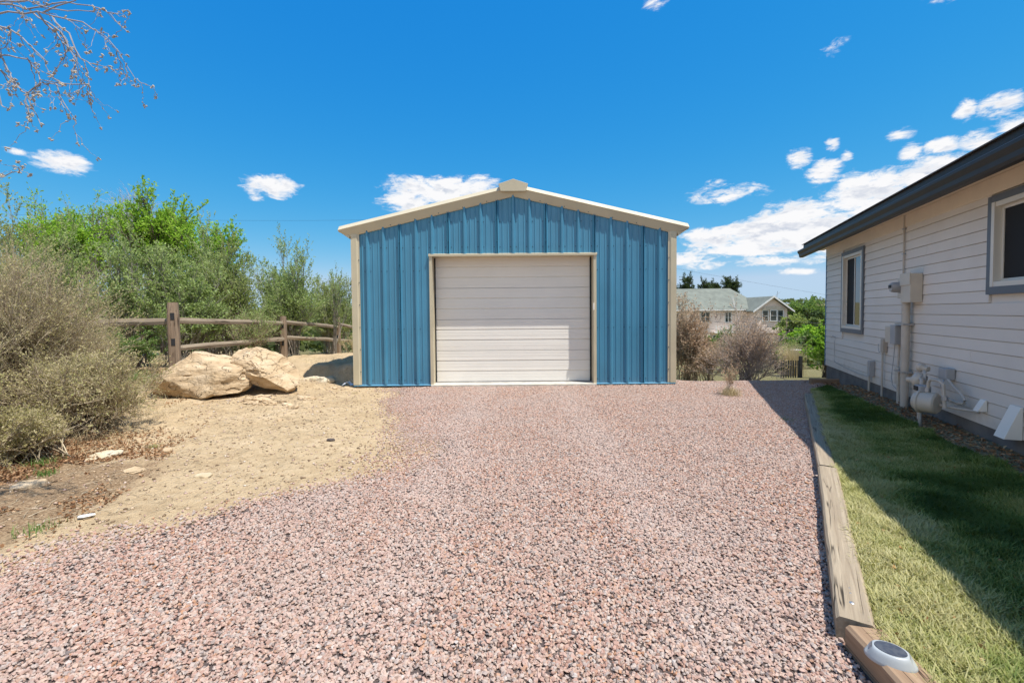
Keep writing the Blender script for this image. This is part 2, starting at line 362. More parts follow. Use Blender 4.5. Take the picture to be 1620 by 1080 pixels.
# ------------------------------------------------------------------ gravel: scattered crushed stone
def pebble_build(b):
    oi = b.new('ShaderNodeObjectInfo'); r = oi.outputs['Random']; o = b.pos()
    c = b.ramp(r, [(0, (.36, .21, .155)), (.13, (.46, .30, .235)), (.27, (.49, .36, .285)), (.40, (.42, .26, .20)), (.52, (.36, .29, .25)), (.60, (.48, .33, .25)),
                   (.70, (.43, .35, .30)), (.84, (.28, .225, .20)), (.875, (.48, .36, .29)), (.93, (.43, .23, .13)), (.97, (.52, .46, .41)), (.99, (.15, .125, .115))], 'CONSTANT')
    patch = b.noise(o, 1.1, 3); c = b.mix(b.math('MULTIPLY', b.sstep(patch, .42, .68), .5), c, (.43, .335, .285))
    xyz = b.new('ShaderNodeSeparateXYZ'); b.put(xyz.inputs[0], o); wx_ = b.math('ADD', xyz.outputs[0], b.math('MULTIPLY', b.math('SUBTRACT', b.noise(o, .7, 3), .5), .9)); tr = None
    for cx_ in (-.62, .88):
        t_ = b.sstep(b.math('ABSOLUTE', b.math('SUBTRACT', wx_, cx_)), .38, .05); tr = t_ if tr is None else b.math('MAXIMUM', tr, t_)
    c = b.mix(b.math('MULTIPLY', b.math('MULTIPLY', tr, b.sstep(b.noise(o, 5, 4), .25, .6)), .38), c, (.50, .40, .345))      # dust left along the wheel tracks
    sp = b.noise(o, 190, 2); c = b.mix(b.math('MULTIPLY', b.sstep(sp, .45, .7), .35), c, (.24, .19, .18))
    return pbsdf(b, c, .8, 0, b.bump(sp, .25, .003), .3)
M_pebble = material('crushed_stone', pebble_build)
ys = np.arange(.2, 10.0, .15); rows = []
V = []; Fp = []; NX = 56
for y in ys:
    x0 = float(gravel_edge_x(y if y < 9 else 9)) - .6; x1 = float(timber_x(y)) - .015 if y < 7.2 else np.interp(y, [7.2, 8.0, 9.2, 12], [4.7, 5.6, 5.9, 5.5])
    x0 = max(x0, -5.0)
    xs = np.linspace(x0, x1, NX); rows.append(xs)
rows = np.array(rows); YY = np.repeat(ys[:, None], NX, 1); ZZ = height(rows, YY) + .002
dens = sm(rows - gravel_edge_x(np.clip(YY, -2, 9)) + (fbm(rows * 1.8, YY * 1.8, 4, 4) - .5) * 1.0, -.35, .75) ** 1.5
dens = dens * np.where(YY < 5.5, 1.0, 1.0) * (~((YY > 8.50) & (rows > -3.0) & (rows < 3.08)))
idp = np.arange(rows.size).reshape(rows.shape)
Fp = np.stack([idp[:-1, :-1].ravel(), idp[:-1, 1:].ravel(), idp[1:, 1:].ravel(), idp[1:, :-1].ravel()], 1)
gravel = raw('gravel', np.stack([rows.ravel(), YY.ravel(), ZZ.ravel()], 1), Fp, M_pebble, attrs=dict(dens=dens.ravel()))
tag(gravel, kind='stuff')
def gravel_nodes(density, nvar=7, rmin=.5, rmax=1.2, base=.0090):
    g = bpy.data.node_groups.new('scatter_stones', 'GeometryNodeTree'); g.interface.new_socket('Geometry', in_out='INPUT', socket_type='NodeSocketGeometry')
    g.interface.new_socket('Geometry', in_out='OUTPUT', socket_type='NodeSocketGeometry')
    N = g.nodes.new; Lk = g.links.new
    gi = N('NodeGroupInput'); go = N('NodeGroupOutput')
    at = N('GeometryNodeInputNamedAttribute'); at.data_type = 'FLOAT'; at.inputs[0].default_value = 'dens'
    mu = N('ShaderNodeMath'); mu.operation = 'MULTIPLY'; Lk(at.outputs[0], mu.inputs[0]); mu.inputs[1].default_value = density
    di = N('GeometryNodeDistributePointsOnFaces'); di.distribute_method = 'RANDOM'; Lk(gi.outputs[0], di.inputs[0]); Lk(mu.outputs[0], di.inputs['Density'])
    sp = N('GeometryNodeSetPosition'); Lk(di.outputs[0], sp.inputs[0])
    rv0 = N('FunctionNodeRandomValue'); rv0.data_type = 'FLOAT_VECTOR'; rv0.inputs[0].default_value = (0, 0, -.004); rv0.inputs[1].default_value = (0, 0, .009); Lk(rv0.outputs[0], sp.inputs['Offset'])
    jg = N('GeometryNodeGeometryToInstance')
    for i in range(nvar):
        ic = N('GeometryNodeMeshIcoSphere'); ic.inputs['Radius'].default_value = base; ic.inputs['Subdivisions'].default_value = 1
        s2 = N('GeometryNodeSetPosition'); Lk(ic.outputs[0], s2.inputs[0])
        po = N('GeometryNodeInputPosition'); wn = N('ShaderNodeTexWhiteNoise'); wn.noise_dimensions = '4D'; wn.inputs['W'].default_value = 3.7 * i + 1
        Lk(po.outputs[0], wn.inputs['Vector'])
        sb = N('ShaderNodeVectorMath'); sb.operation = 'SUBTRACT'; Lk(wn.outputs['Color'], sb.inputs[0]); sb.inputs[1].default_value = (.5, .5, .5)
        sc = N('ShaderNodeVectorMath'); sc.operation = 'SCALE'; Lk(sb.outputs[0], sc.inputs[0]); sc.inputs['Scale'].default_value = base * .95
        Lk(sc.outputs[0], s2.inputs['Offset'])
        tr = N('GeometryNodeTransform'); Lk(s2.outputs[0], tr.inputs[0]); rr = random.Random(i); tr.inputs['Scale'].default_value = (rr.uniform(.95, 1.35), rr.uniform(.8, 1.1), rr.uniform(.55, .85))
        sm_ = N('GeometryNodeSetMaterial'); Lk(tr.outputs[0], sm_.inputs[0]); sm_.inputs['Material'].default_value = M_pebble
        Lk(sm_.outputs[0], jg.inputs[0])
    io = N('GeometryNodeInstanceOnPoints'); Lk(sp.outputs[0], io.inputs['Points']); Lk(jg.outputs[0], io.inputs['Instance']); io.inputs['Pick Instance'].default_value = True
    ri = N('FunctionNodeRandomValue'); ri.data_type = 'INT'; ri.inputs[4].default_value = 0; ri.inputs[5].default_value = nvar - 1
    ri.inputs['Seed'].default_value = 5; Lk(ri.outputs[2], io.inputs['Instance Index'])
    rv = N('FunctionNodeRandomValue'); rv.data_type = 'FLOAT_VECTOR'; rv.inputs[0].default_value = (-.5, -.5, 0); rv.inputs[1].default_value = (.5, .5, 6.283); Lk(rv.outputs[0], io.inputs['Rotation'])
    rs = N('FunctionNodeRandomValue'); rs.data_type = 'FLOAT'; rs.inputs[2].default_value = rmin; rs.inputs[3].default_value = rmax; rs.inputs['Seed'].default_value = 9; Lk(rs.outputs[1], io.inputs['Scale'])
    jn = N('GeometryNodeJoinGeometry'); Lk(io.outputs[0], jn.inputs[0]); Lk(jn.outputs[0], go.inputs[0])
    return g
md = gravel.modifiers.new('scatter', 'NODES'); md.node_group = gravel_nodes(8600)

# ------------------------------------------------------------------ plants
def bez(P0, P1, P2, t): t = t[..., None]; return (1 - t) ** 2 * P0 + 2 * t * (1 - t) * P1 + t * t * P2
def bezt(P0, P1, P2, t): t = t[..., None]; return 2 * (1 - t) * (P1 - P0) + 2 * t * (P2 - P1)
def nrm(v): return v / (np.linalg.norm(v, axis=-1, keepdims=True) + 1e-9)
def curves_mesh(C, K, sides=3):
    "C = list of (P0,P1,P2,r0,r1) arrays; K segments each -> verts, quads, rnd"
    Vs = []; Fs = []; Rn = []; off = 0
    for (P0, P1, P2, r0, r1), k in zip(C, K):
        n = len(P0)
        if n == 0: continue
        rng = np.random.default_rng(n + k)
        ts = np.linspace(0, 1, k + 1); ring = []
        wob = rng.normal(0, 1, (n, 3)) * 1.0
        for t in ts:
            tt = np.full(n, t); p = bez(P0, P1, P2, tt); tg = nrm(bezt(P0, P1, P2, tt))
            a = nrm(np.cross(tg, np.array([.31, .2, .93]))); c = np.cross(tg, a); r = (r0 * (1 - t) + r1 * t)[:, None]
            ring.append(np.stack([p + (a * math.cos(2 * math.pi * s / sides) + c * math.sin(2 * math.pi * s / sides)) * r for s in range(sides)], 1))
        R = np.stack(ring, 1)                        # n, k+1, sides, 3
        Vs.append(R.reshape(-1, 3)); base = np.arange(n)[:, None, None] * ((k + 1) * sides) + off
        i = np.arange(k)[None, :, None] * sides; s = np.arange(sides)[None, None, :]; s1 = (s + 1) % sides
        F = np.stack([base + i + s, base + i + s1, base + i + sides + s1, base + i + sides + s], -1).reshape(-1, 4)
        Fs.append(F); Rn.append(np.repeat(rng.random(n), k * sides)); off += n * (k + 1) * sides
    return np.concatenate(Vs), np.concatenate(Fs), np.concatenate(Rn)
def leaves_mesh(P, D, L, W, rng, fold=.25):
    "leaf rhombi at P pointing along D"
    n = len(P); D = nrm(D); side = nrm(np.cross(D, nrm(rng.normal(0, 1, (n, 3)))))
    nz = np.cross(side, D); L = (L * rng.uniform(.6, 1.25, n))[:, None]; W = (W * rng.uniform(.7, 1.2, n))[:, None]
    V = np.stack([P, P + D * L * .5 + side * W * .5 + nz * W * fold, P + D * L, P + D * L * .5 - side * W * .5 + nz * W * fold], 1).reshape(-1, 3)
    F = np.arange(n * 4).reshape(n, 4); return V, F
def children(C, n, length, spread, up, rng, t0=.3, r=.3, lenvar=.4, taper=True):
    P0, P1, P2, r0, r1 = C; m = len(P0); k = m * n; ids = np.repeat(np.arange(m), n); t = rng.uniform(t0, 1, k)
    A, B, Cc = P0[ids], P1[ids], P2[ids]; S = bez(A, B, Cc, t); T = nrm(bezt(A, B, Cc, t))
    d = nrm(T + rng.normal(0, spread, (k, 3)) + np.array([0, 0, up])); L = length * rng.uniform(1 - lenvar, 1 + lenvar, k) * (1.15 - .6 * t if taper else 1)
    E_ = S + d * L[:, None]; M = (S + E_) / 2 + rng.normal(0, .09, (k, 3)) * L[:, None] + np.array([0, 0, .06]) * L[:, None]
    rr = (r0[ids] * (1 - t) + r1[ids] * t) * r * 2; return (S, M, E_, rr, rr * .3)
def leafpos(C, n, rng, t0=.1, out=.8, up=.3):
    P0, P1, P2, r0, r1 = C; m = len(P0); ids = np.repeat(np.arange(m), n); t = rng.uniform(t0, 1.02, m * n)
    A, B, Cc = P0[ids], P1[ids], P2[ids]; return bez(A, B, Cc, t), nrm(nrm(bezt(A, B, Cc, t)) + rng.normal(0, out, (m * n, 3)) + np.array([0, 0, up]))
def plant(name, pos, rx, ry, hgt, label, cat, group=None, stems=26, n1=9, n2=6, leaves=6, leaf=(.03, .012), mt=None, ml=None, r=.014, seed=1,
          zc=.5, base_r=.12, up=.35, spread=.55, l1=.35, l2=.16, trunk=None, shell=.35, lean=(0, 0), leafup=.3, lowcut=-.2, jag=.35, sprig=0.0):
    rng = np.random.default_rng(seed); px, py = pos; pz = H(px, py) - .03
    root = thing(name, (px, py, pz), label, cat, group); th = rng.uniform(0, 2 * math.pi, stems); 
    h0 = trunk[0] if trunk else 0.0
    cz = h0 + (hgt - h0) * zc; rz = hgt - cz
    # targets inside an ellipsoid crown, biased to the shell
    d = nrm(rng.normal(0, 1, (stems, 3))); d[:, 2] = np.where(d[:, 2] < lowcut, -d[:, 2] * .8, d[:, 2]); rr = rng.uniform(shell, 1, stems) ** .5 * rng.uniform(1 - jag, 1.0, stems)
    T = np.stack([d[:, 0] * rx, d[:, 1] * ry, d[:, 2] * rz], 1) * rr[:, None] + np.array([lean[0], lean[1], cz])
    if sprig:
        k_ = rng.random(stems) < sprig; T[k_, 2] = np.maximum(T[k_, 2], hgt * .55) * rng.uniform(1.1, 1.45, k_.sum()) + .1 * hgt; T[k_, :2] *= .9; T[:, 2] = np.minimum(T[:, 2], hgt * 1.15)
    if trunk:
        hh = rng.uniform(h0 * .55, h0 + (hgt - h0) * .35, stems); P0 = np.stack([rng.normal(0, .02, stems) + lean[0] * hh / hgt, rng.normal(0, .02, stems) + lean[1] * hh / hgt, hh], 1)
    else: P0 = np.stack([np.cos(th) * base_r * rng.random(stems), np.sin(th) * base_r * rng.random(stems), np.zeros(stems)], 1)
    P1 = (P0 + T) / 2 + np.stack([-(T - P0)[:, 0] * .12, -(T - P0)[:, 1] * .12, np.abs(T - P0)[:, 2] * .12 + .05 * hgt], 1) * rng.uniform(-.3, 1.2, (stems, 1))
    S = (P0, P1, T, np.full(stems, r) * rng.uniform(.6, 1.1, stems), np.full(stems, r * .35))
    A = children(S, n1, l1 * hgt, spread, up, rng, .3, .35); B = children(A, n2, l2 * hgt, spread, up, rng, .25, .45)
    Vc, Fc, Rc = curves_mesh([S, A, B], [5, 3, 2], 3)
    o = raw('branches', Vc, Fc, mt, root, rnd=Rc)
    if trunk:
        tb = MB(); tb.tube([(0, 0, -.1), (lean[0] * .2, lean[1] * .2, h0 * .5), (lean[0] * .45, lean[1] * .45, h0 + (hgt - h0) * .3), (lean[0] * .8, lean[1] * .8, h0 + (hgt - h0) * .7)], [trunk[1], trunk[1] * .75, trunk[1] * .5, trunk[1] * .15], 8)
        t_ = tb.build('trunk', mt, root, smooth=True)
    if leaves:
        P, D = leafpos(B, leaves, rng, up=leafup); P2_, D2 = leafpos(A, max(1, leaves // 2), rng, .5, up=leafup)
        P = np.concatenate([P, P2_]); D = np.concatenate([D, D2]); V, F = leaves_mesh(P, D, leaf[0], leaf[1], rng)
        tag(raw('foliage', V, F, ml, root, rnd=rng.random(len(F))), kind='stuff')
    return root
M_bark_grey = twigmat('grey_bark', [(0, (.13, .11, .09)), (.5, (.27, .24, .20)), (1, (.44, .40, .35))])
M_bark_tan = twigmat('tan_twigs', [(0, (.13, .095, .07)), (.4, (.36, .285, .19)), (.7, (.54, .45, .31)), (1, (.70, .62, .46))])
M_bark_brown = twigmat('brown_bark', [(0, (.05, .035, .028)), (.5, (.12, .085, .065)), (1, (.22, .17, .14))])
M_leaf_sage = leafmat('sage_leaves', [(0, (.18, .25, .08)), (.5, (.36, .47, .16)), (.85, (.50, .60, .26)), (1, (.64, .67, .42))], .5)
M_leaf_olive = leafmat('olive_leaves', [(0, (.17, .21, .06)), (.5, (.31, .37, .12)), (1, (.48, .52, .23))], .5)
M_leaf_bright = leafmat('spring_green_leaves', [(0, (.16, .33, .02)), (.5, (.30, .56, .04)), (1, (.48, .70, .10))], .52)
M_leaf_mid = leafmat('mid_green_leaves', [(0, (.07, .14, .03)), (.5, (.14, .26, .06)), (1, (.26, .38, .12))], .42)
M_leaf_dark = leafmat('dark_needles', [(0, (.015, .035, .012)), (.5, (.035, .065, .02)), (1, (.07, .11, .035))], .15)
M_leaf_dry = leafmat('dried_leaves', [(0, (.38, .24, .15)), (.4, (.56, .40, .27)), (.8, (.70, .54, .39)), (1, (.52, .48, .24))], .45, tc=(.6, .42, .26))
M_leaf_bud = leafmat('yellow_green_buds', [(0, (.34, .32, .10)), (.4, (.48, .42, .20)), (.75, (.58, .50, .30)), (1, (.36, .42, .10))], .4, tc=(.55, .50, .2))
M_straw = leafmat('straw_blades', [(0, (.40, .31, .16)), (.6, (.58, .48, .28)), (1, (.72, .63, .42))], .25, tc=(.6, .5, .3))

# ------------------------------------------------------------------ metal garage
M_blue = painted('blue_steel', (.066, .24, .37), .32, .08, 1.2, 0.0, .03, spec=.6, dirt=(.22, .26, .28), dirt_h=.2)
M_tan = painted('tan_trim', (.56, .49, .34), .32, .06, 2.0, 0, .02, spec=.6)
M_roofm = painted('tan_roof_steel', (.55, .49, .36), .3, .06, 2.0, 0, .02, spec=.7)
M_doorw = painted('white_door_steel', (.83, .79, .71), .42, .03, 1.5, 0, .02)
M_rubber = painted('black_rubber', (.012, .012, .012), .6, .1)
M_conc = painted('concrete', (.42, .40, .37), .9, .25, 6, 0, .5)
M_screw = painted('screw_heads', (.02, .07, .11), .4, .2)
M_steelg = painted('grey_steel', (.33, .34, .35), .4, .1, 5)
SX, SY = .045, 8.61; HW = 3.05; ZE, ZR = 2.86, 3.575; SL = (ZR - ZE) / HW
def zwall(x): return ZR - SL * abs(x)                    # underside of the roof at the front wall, local x
gar = thing('metal_garage', (SX, SY, 0), 'blue ribbed steel garage with tan trim and a white overhead door', 'garage')
# front wall: steel sheets of three ribs each, profile in (x, y)
rib = .305; r0x = -2.75; ribs = [r0x + rib * k for k in range(19)]
def rib_profile(xa, xb):
    pts = [(xa, 0)]
    for k in range(-1, 20):
        c = r0x + rib * k
        for dx, dy in ((-.042, 0), (-.016, -.038), (.012, -.038), (.040, 0), (.088, 0), (.096, -.008), (.109, -.008), (.117, 0), (.188, 0), (.196, -.008), (.209, -.008), (.217, 0)):
            x = c + dx
            if xa + .002 < x < xb - .002: pts.append((x, dy))
    pts.append((xb, 0)); return pts
DX0, DX1, DZ = -1.535, 1.465 + .03, 2.46                    # door opening, local
def sheet(xa, xb, zlo, parent):
    p = rib_profile(xa, xb); V = []; F = []
    pk = []
    for i, (x, y) in enumerate(p):
        pk.append((x, y))
        if i < len(p) - 1 and x < 0 < p[i + 1][0]:
            x1, y1 = p[i + 1]; pk.append((0, y + (y1 - y) * (0 - x) / (x1 - x)))
    n = len(pk)
    for x, y in pk: V += [(x, y - .004, zlo), (x, y - .004, zwall(x) + .02), (x, y - .003 + .0, zlo), (x, y - .003, zwall(x) + .02)]
    for i in range(n - 1): a = 4 * i; F += [(a, a + 4, a + 5, a + 1), (a + 2, a + 3, a + 7, a + 6)]
    return raw('wall_panel', V, F, M_blue, parent)
edges = [-HW + .13, r0x + rib * 2, r0x + rib * 5, r0x + rib * 8, r0x + rib * 11, r0x + rib * 14, r0x + rib * 17, HW - .13]
for a, c in zip(edges[:-1], edges[1:]):
    cuts = sorted([a, c] + [q for q in (DX0 - .05, DX1 + .05) if a < q < c])
    for p, q in zip(cuts[:-1], cuts[1:]):
        mid = (p + q) / 2; sheet(p, q, (DZ + .03) if DX0 - .05 < mid < DX1 + .05 else .055, gar)
# side and rear walls, ribbed too
LEN = 9.1
for s in (-1, 1):
    V = []; F = []; yy = []
    k = 0
    while k * rib < LEN: 
        for dx, dy in ((.1, 0), (.12, .032), (.148, .032), (.168, 0)): yy.append((k * rib + dx, dy))
        k += 1
    yy = [(0.0, 0)] + [q for q in yy if q[0] < LEN - .02] + [(LEN, 0)]
    for y, d in yy: V += [(s * (HW - .02 + d), y, .05), (s * (HW - .02 + d), y, ZE)]
    for i in range(len(yy) - 1): F.append((2 * i, 2 * i + 1, 2 * i + 3, 2 * i + 2))
    raw('side_wall', V, F, M_blue, gar)
mb = MB(); mb.prism([(-HW + .03, .05), (HW - .03, .05), (HW - .03, ZE), (0, ZR), (-HW + .03, ZE)], 'y', LEN - .03, LEN); mb.build('rear_wall', M_blue, gar)
mb = MB(); mb.box(-HW + .01, HW - .01, .07, LEN, -.25, .05); mb.build('slab', M_conc, gar)
# base trim flashing
for xa, xb in ((-HW + .01, DX0 - .05), (DX1 + .05, HW - .01)):
    mb = MB(); mb.prism([(-.008, .075), (-.008, .052), (-.055, .036), (-.055, .030), (-.008, .030), (.0, .030), (.0, .075)], 'x', xa, xb); mb.build('base_flashing', M_blue, gar)
# corner trims
for s in (-1, 1):
    mb = MB(); xo = s * HW; xi = s * (HW - .155)
    poly = [(xo, 0.10), (xo, -.045), (s * (HW - .105), -.045), (s * (HW - .125), -.030), (xi, -.030), (xi, -.026), (s * (HW - .122), -.026), (s * (HW - .103), -.040), (s * (HW - .005), -.040), (s * (HW - .005), .10)]
    mb.prism(poly, 'z', .05, zwall(HW) + .03); mb.build('corner_trim', M_tan, gar)
# rake trim each side: bright top face, nose, face returning to the wall
for s in (-1, 1):
    st = [3.27, 3.06, 2.2, 1.2, .0]; V = []
    for x in st:
        zc = zwall(x); nose = zc + .145
        zb = zc - .015 if x < 3.2 else nose - .03; yb = -.028 if x < 3.2 else -.05
        V += [(s * x, .10, nose + .092), (s * x, -.018, nose + .080), (s * x, -.095, nose), (s * x, -.085, nose - .012), (s * x, yb - .012, zb + .02), (s * x, yb, zb), (s * x, .02, zb)]
    F = []; m = 7
    for i in range(len(st) - 1):
        for j in range(m - 1): a = i * m + j; F.append((a, a + 1, a + m + 1, a + m))
    F.append(tuple(range(m)))
    o = raw('rake_trim', V, F, M_tan, gar)
    bm = bmesh.new(); bm.from_mesh(o.data); bmesh.ops.recalc_face_normals(bm, faces=bm.faces); bm.to_mesh(o.data); bm.free()
# peak cap
mb = MB(); poly = [(-.275, zwall(.275) + .26), (0, ZR + .285), (.275, zwall(.275) + .26), (.235, zwall(.235) + .115), (.19, zwall(.2) + .105), (-.19, zwall(.2) + .105), (-.235, zwall(.235) + .115)]
mb.prism(poly, 'y', -.125, .12); mb.build('peak_cap', M_tan, gar, bevel=.006)
# roof sheets with standing ribs, ridge cap, eave gutters
for s in (-1, 1):
    V = []; F = []; yy = [(0.0, 0)]; k = 0
    while k * rib < LEN + .05:
        for dx, dy in ((.1, 0), (.12, .032), (.148, .032), (.168, 0)): yy.append((k * rib + dx, dy))
        k += 1
    yy = [q for q in yy if q[0] < LEN + .05] + [(LEN + .1, 0)]
    for y, d in yy: V += [(s * .02, y, zwall(0) + .19 + d), (s * 3.2, y, zwall(3.2) + .19 + d)]
    for i in range(len(yy) - 1): F.append((2 * i, 2 * i + 1, 2 * i + 3, 2 * i + 2))
    raw('roof_sheet', V, F, M_roofm, gar)
    mb = MB(); z = zwall(3.27) + .145
    mb.prism([(s * 3.10, z + .05), (s * 3.25, z + .07), (s * 3.28, z - .01), (s * 3.08, z - .15), (s * 3.07, z - .12)], 'y', -.04, LEN + .05); mb.build('eave_gutter', M_tan, gar)
mb = MB(); mb.prism([(-.3, zwall(.3) + .21), (0, ZR + .24), (.3, zwall(.3) + .21), (.3, zwall(.3) + .225), (0, ZR + .265), (-.3, zwall(.3) + .225)], 'y', .1, LEN + .1); mb.build('ridge_cap', M_roofm, gar)
# door frame trim
DR = .225
for s, xj in ((-1, DX0), (1, DX1)):
    mb = MB(); mb.prism([(xj, -.038), (xj + s * .055, -.038), (xj + s * .055, -.004), (xj + s * .050, -.004), (xj + s * .050, -.033), (xj, -.033)], 'z', .03, DZ + .0)
    mb.prism([(xj, -.0385), (xj, DR + .02), (xj + s * .006, DR + .02), (xj + s * .006, -.0385)], 'z', .03, DZ); mb.build('door_jamb', M_tan, gar)
mb = MB(); mb.prism([(-.055, DZ + .035), (-.055, DZ - .002), (DR + .02, DZ - .002), (DR + .02, DZ + .006), (-.047, DZ + .006), (-.047, DZ + .028), (-.0, DZ + .045), (-.0, DZ + .052)], 'x', DX0 - .065, DX1 + .065); mb.build('header_trim', M_tan, gar)
for xa, xb in ((DX0 + .001, DX0 + .022), (DX1 - .03, DX1 - .001)):
    mb = MB(); mb.box(xa, xb, DR - .03, DR + .02, .04, DZ - .01); mb.build('weather_seal', M_rubber, gar, bevel=.003)
mb = MB(); mb.box(DX0 - .05, DX1 + .05, -.07, DR + .1, -.1, .045); mb.build('threshold', painted('pale_concrete_sill', (.60, .56, .47), .85, .15, 8, 0, .4), gar, bevel=.008)
# sectional door
dr = raw('sectional_door', [(DX0 + .02, DR + .06, .05), (DX1 - .02, DR + .06, .05), (DX1 - .02, DR + .06, DZ), (DX0 + .02, DR + .06, DZ)], [(0, 1, 2, 3)], M_doorw, gar)
nsec = 4; sh_ = (DZ + .02 - .06) / nsec
for k in range(nsec):
    z0 = .06 + k * sh_; z1 = z0 + sh_ - .005; prof = [(DR + .045, z0), (DR, z0)]
    marks = []
    for q in range(3):
        a = z0 + sh_ * q / 3; e = z0 + sh_ * (q + 1) / 3
        if q > 0: prof += [(DR + .001, a - .012), (DR + .014, a - .004), (DR + .014, a + .004), (DR - .002, a + .013)]
        for w in (.33, .66):
            zz = a + (e - a) * w; prof += [(DR - .0005, zz - .006), (DR + .003, zz), (DR - .0005, zz + .006)]
    prof += [(DR, z1 - .004), (DR + .01, z1), (DR + .045, z1)]
    mb = MB(); mb.prism(prof, 'x', DX0 + .02, DX1 - .02); mb.build('door_section', M_doorw, dr)
mb = MB(); mb.box(DX0 + .02, DX1 - .02, DR - .004, DR + .04, .046, .062); mb.build('bottom_seal', M_rubber, dr)
mb = MB(); mb.box(DX1 - .012, DX1 + .012, -.062, -.038, 1.43, 1.56); mb.build('switch_box', M_doorw, gar, bevel=.004)
# screws
mb = MB()
def screw(x, z, y=-.004):
    r = .0105; mb.add([(x + r * math.cos(a), y, z + r * math.sin(a)) for a in [k * math.pi / 3 for k in range(6)]] + [(x + r * .6 * math.cos(a), y - .006, z + r * .6 * math.sin(a)) for a in [k * math.pi / 3 for k in range(6)]],
        [(i, (i + 1) % 6, 6 + (i + 1) % 6, 6 + i) for i in range(6)] + [tuple(range(6, 12))])
for c in ribs:
    for z in (.13, 1.10, 2.19, 2.63, 3.1):
        for dx in (-.055, .055):
            x = c + dx
            if z > zwall(x) - .1: continue
            if DX0 - .06 < x < DX1 + .06 and z < DZ + .06: continue
            if abs(x) > HW - .15: continue
            screw(x, z)
    if round((c - r0x) / rib) % 3 == 2:
        for z in np.arange(.2, 3.4, .42):
            if z < zwall(c) - .1 and not (DX0 - .06 < c < DX1 + .06 and z < DZ + .08): screw(c - .002, z, -.036)
for s in (-1, 1):
    for z in np.arange(.3, 2.8, .42): screw(s * (HW - .14), z, -.034)
    for x in np.arange(.5, 3.0, .45): screw(s * x, zwall(x) + .012, -.042)
tag(mb.build('screws', M_screw, gar), kind='stuff')
mb = MB(); rngb = random.Random(3); vs = []
for i in range(5):
    for j in range(4): vs.append((i * .05 + rngb.uniform(-.015, .015), j * .035 + rngb.uniform(-.01, .01), .02 + rngb.random() * .09 * math.exp(-((i - 2) ** 2) / 3)))
mb.add(vs, [(i * 4 + j, i * 4 + j + 1, i * 4 + j + 5, i * 4 + j + 4) for i in range(4) for j in range(3)])
tag(mb.build('plastic_sheet', painted('crumpled_plastic', (.62, .66, .70), .25, .2, 20), None, loc=(-3.26, 8.66, 0)), 'crumpled clear plastic scrap at the garage corner on the sand', 'plastic sheet')

# ------------------------------------------------------------------ neighbouring house on the right
YAW = rad(20.6); U = Vector((math.sin(YAW), math.cos(YAW), 0)); Nn = Vector((-U.y, U.x, 0))
# local frame: +x runs along the wall towards the viewer (s), +y out of the wall is -local y ... build with matrix
def siding_build(b):
    o = b.pos(); rnd = b.new('ShaderNodeObjectInfo').outputs['Random']; g = b.noise(b.mapping(b.objc(), (1.2, 30, 30)), 1.0, 5, .6); n = b.noise(o, 1.7, 5)
    c = b.mix(rnd, (.67, .615, .545), (.73, .675, .60)); c = b.mix(b.math('MULTIPLY', b.sstep(n, .45, .75), .28), c, (.58, .51, .43))
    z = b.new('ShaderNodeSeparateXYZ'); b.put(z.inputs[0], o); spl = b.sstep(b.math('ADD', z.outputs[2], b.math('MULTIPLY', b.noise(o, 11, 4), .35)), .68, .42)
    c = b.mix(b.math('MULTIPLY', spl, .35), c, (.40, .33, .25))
    return pbsdf(b, c, .62, 0, b.bump(g, .12, .004), .35)
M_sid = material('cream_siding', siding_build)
M_sid_trim = painted('cream_trim', (.76, .66, .52), .55, .05, 3, 0, .08)
M_blueg = painted('slate_blue_trim', (.12, .135, .155), .5, .08, 3)
M_gutter = painted('charcoal_gutter', (.032, .029, .027), .5, .1, 3, 0, .03, spec=.3)
M_taupe = painted('taupe_window_frame', (.42, .36, .29), .45, .05)
M_vinyl = painted('almond_vinyl', (.66, .62, .54), .4, .04)
M_shing = painted('brown_shingles', (.09, .08, .075), .9, .3, 30, 0, .5)
M_found = painted('grey_foundation', (.15, .14, .13), .9, .25, 5, 0, .4)
M_glass = material('window_glass', lambda b: pbsdf(b, (.012, .015, .017), .03, 0, None, 1.0))
M_screen = material('insect_screen', lambda b: pbsdf(b, b.mix(b.noise(b.pos(), 400, 1), (.010, .010, .011), (.03, .03, .03)), .7, spec=.2))
M_curtain = material('dark_curtain', lambda b: pbsdf(b, (.035, .024, .022), .9))
hs = thing('house', (6.3, 9.1, 0), 'cream lap sided house with charcoal gutter at the right edge', 'house')
hs.rotation_euler = (0, 0, math.atan2(-U.y, -U.x))       # local x = -U (towards the viewer), local y = outwards? checked below
# local x=-U ; local y = z cross x = Nn?  z x (-U) = (U.y,-U.x,0) = -Nn  -> outward is local -y
def Lw(s, out, z): return (s, -out, z)
ZB, ZT = .29, 2.61; HL = 13.0; pitch = (ZT - ZB) / 20
winA = (.98, 2.04, 1.0, 2.40); winB = (5.17, 6.75, 1.53, 2.43)
mb = MB(); mb.box(0.02, HL, 0.0, 8.5, -.4, ZB + .02); mb.build('foundation', M_found, hs)
mb = MB(); mb.box(.01, HL - .01, .004, 8.49, ZB, ZT + .02); 
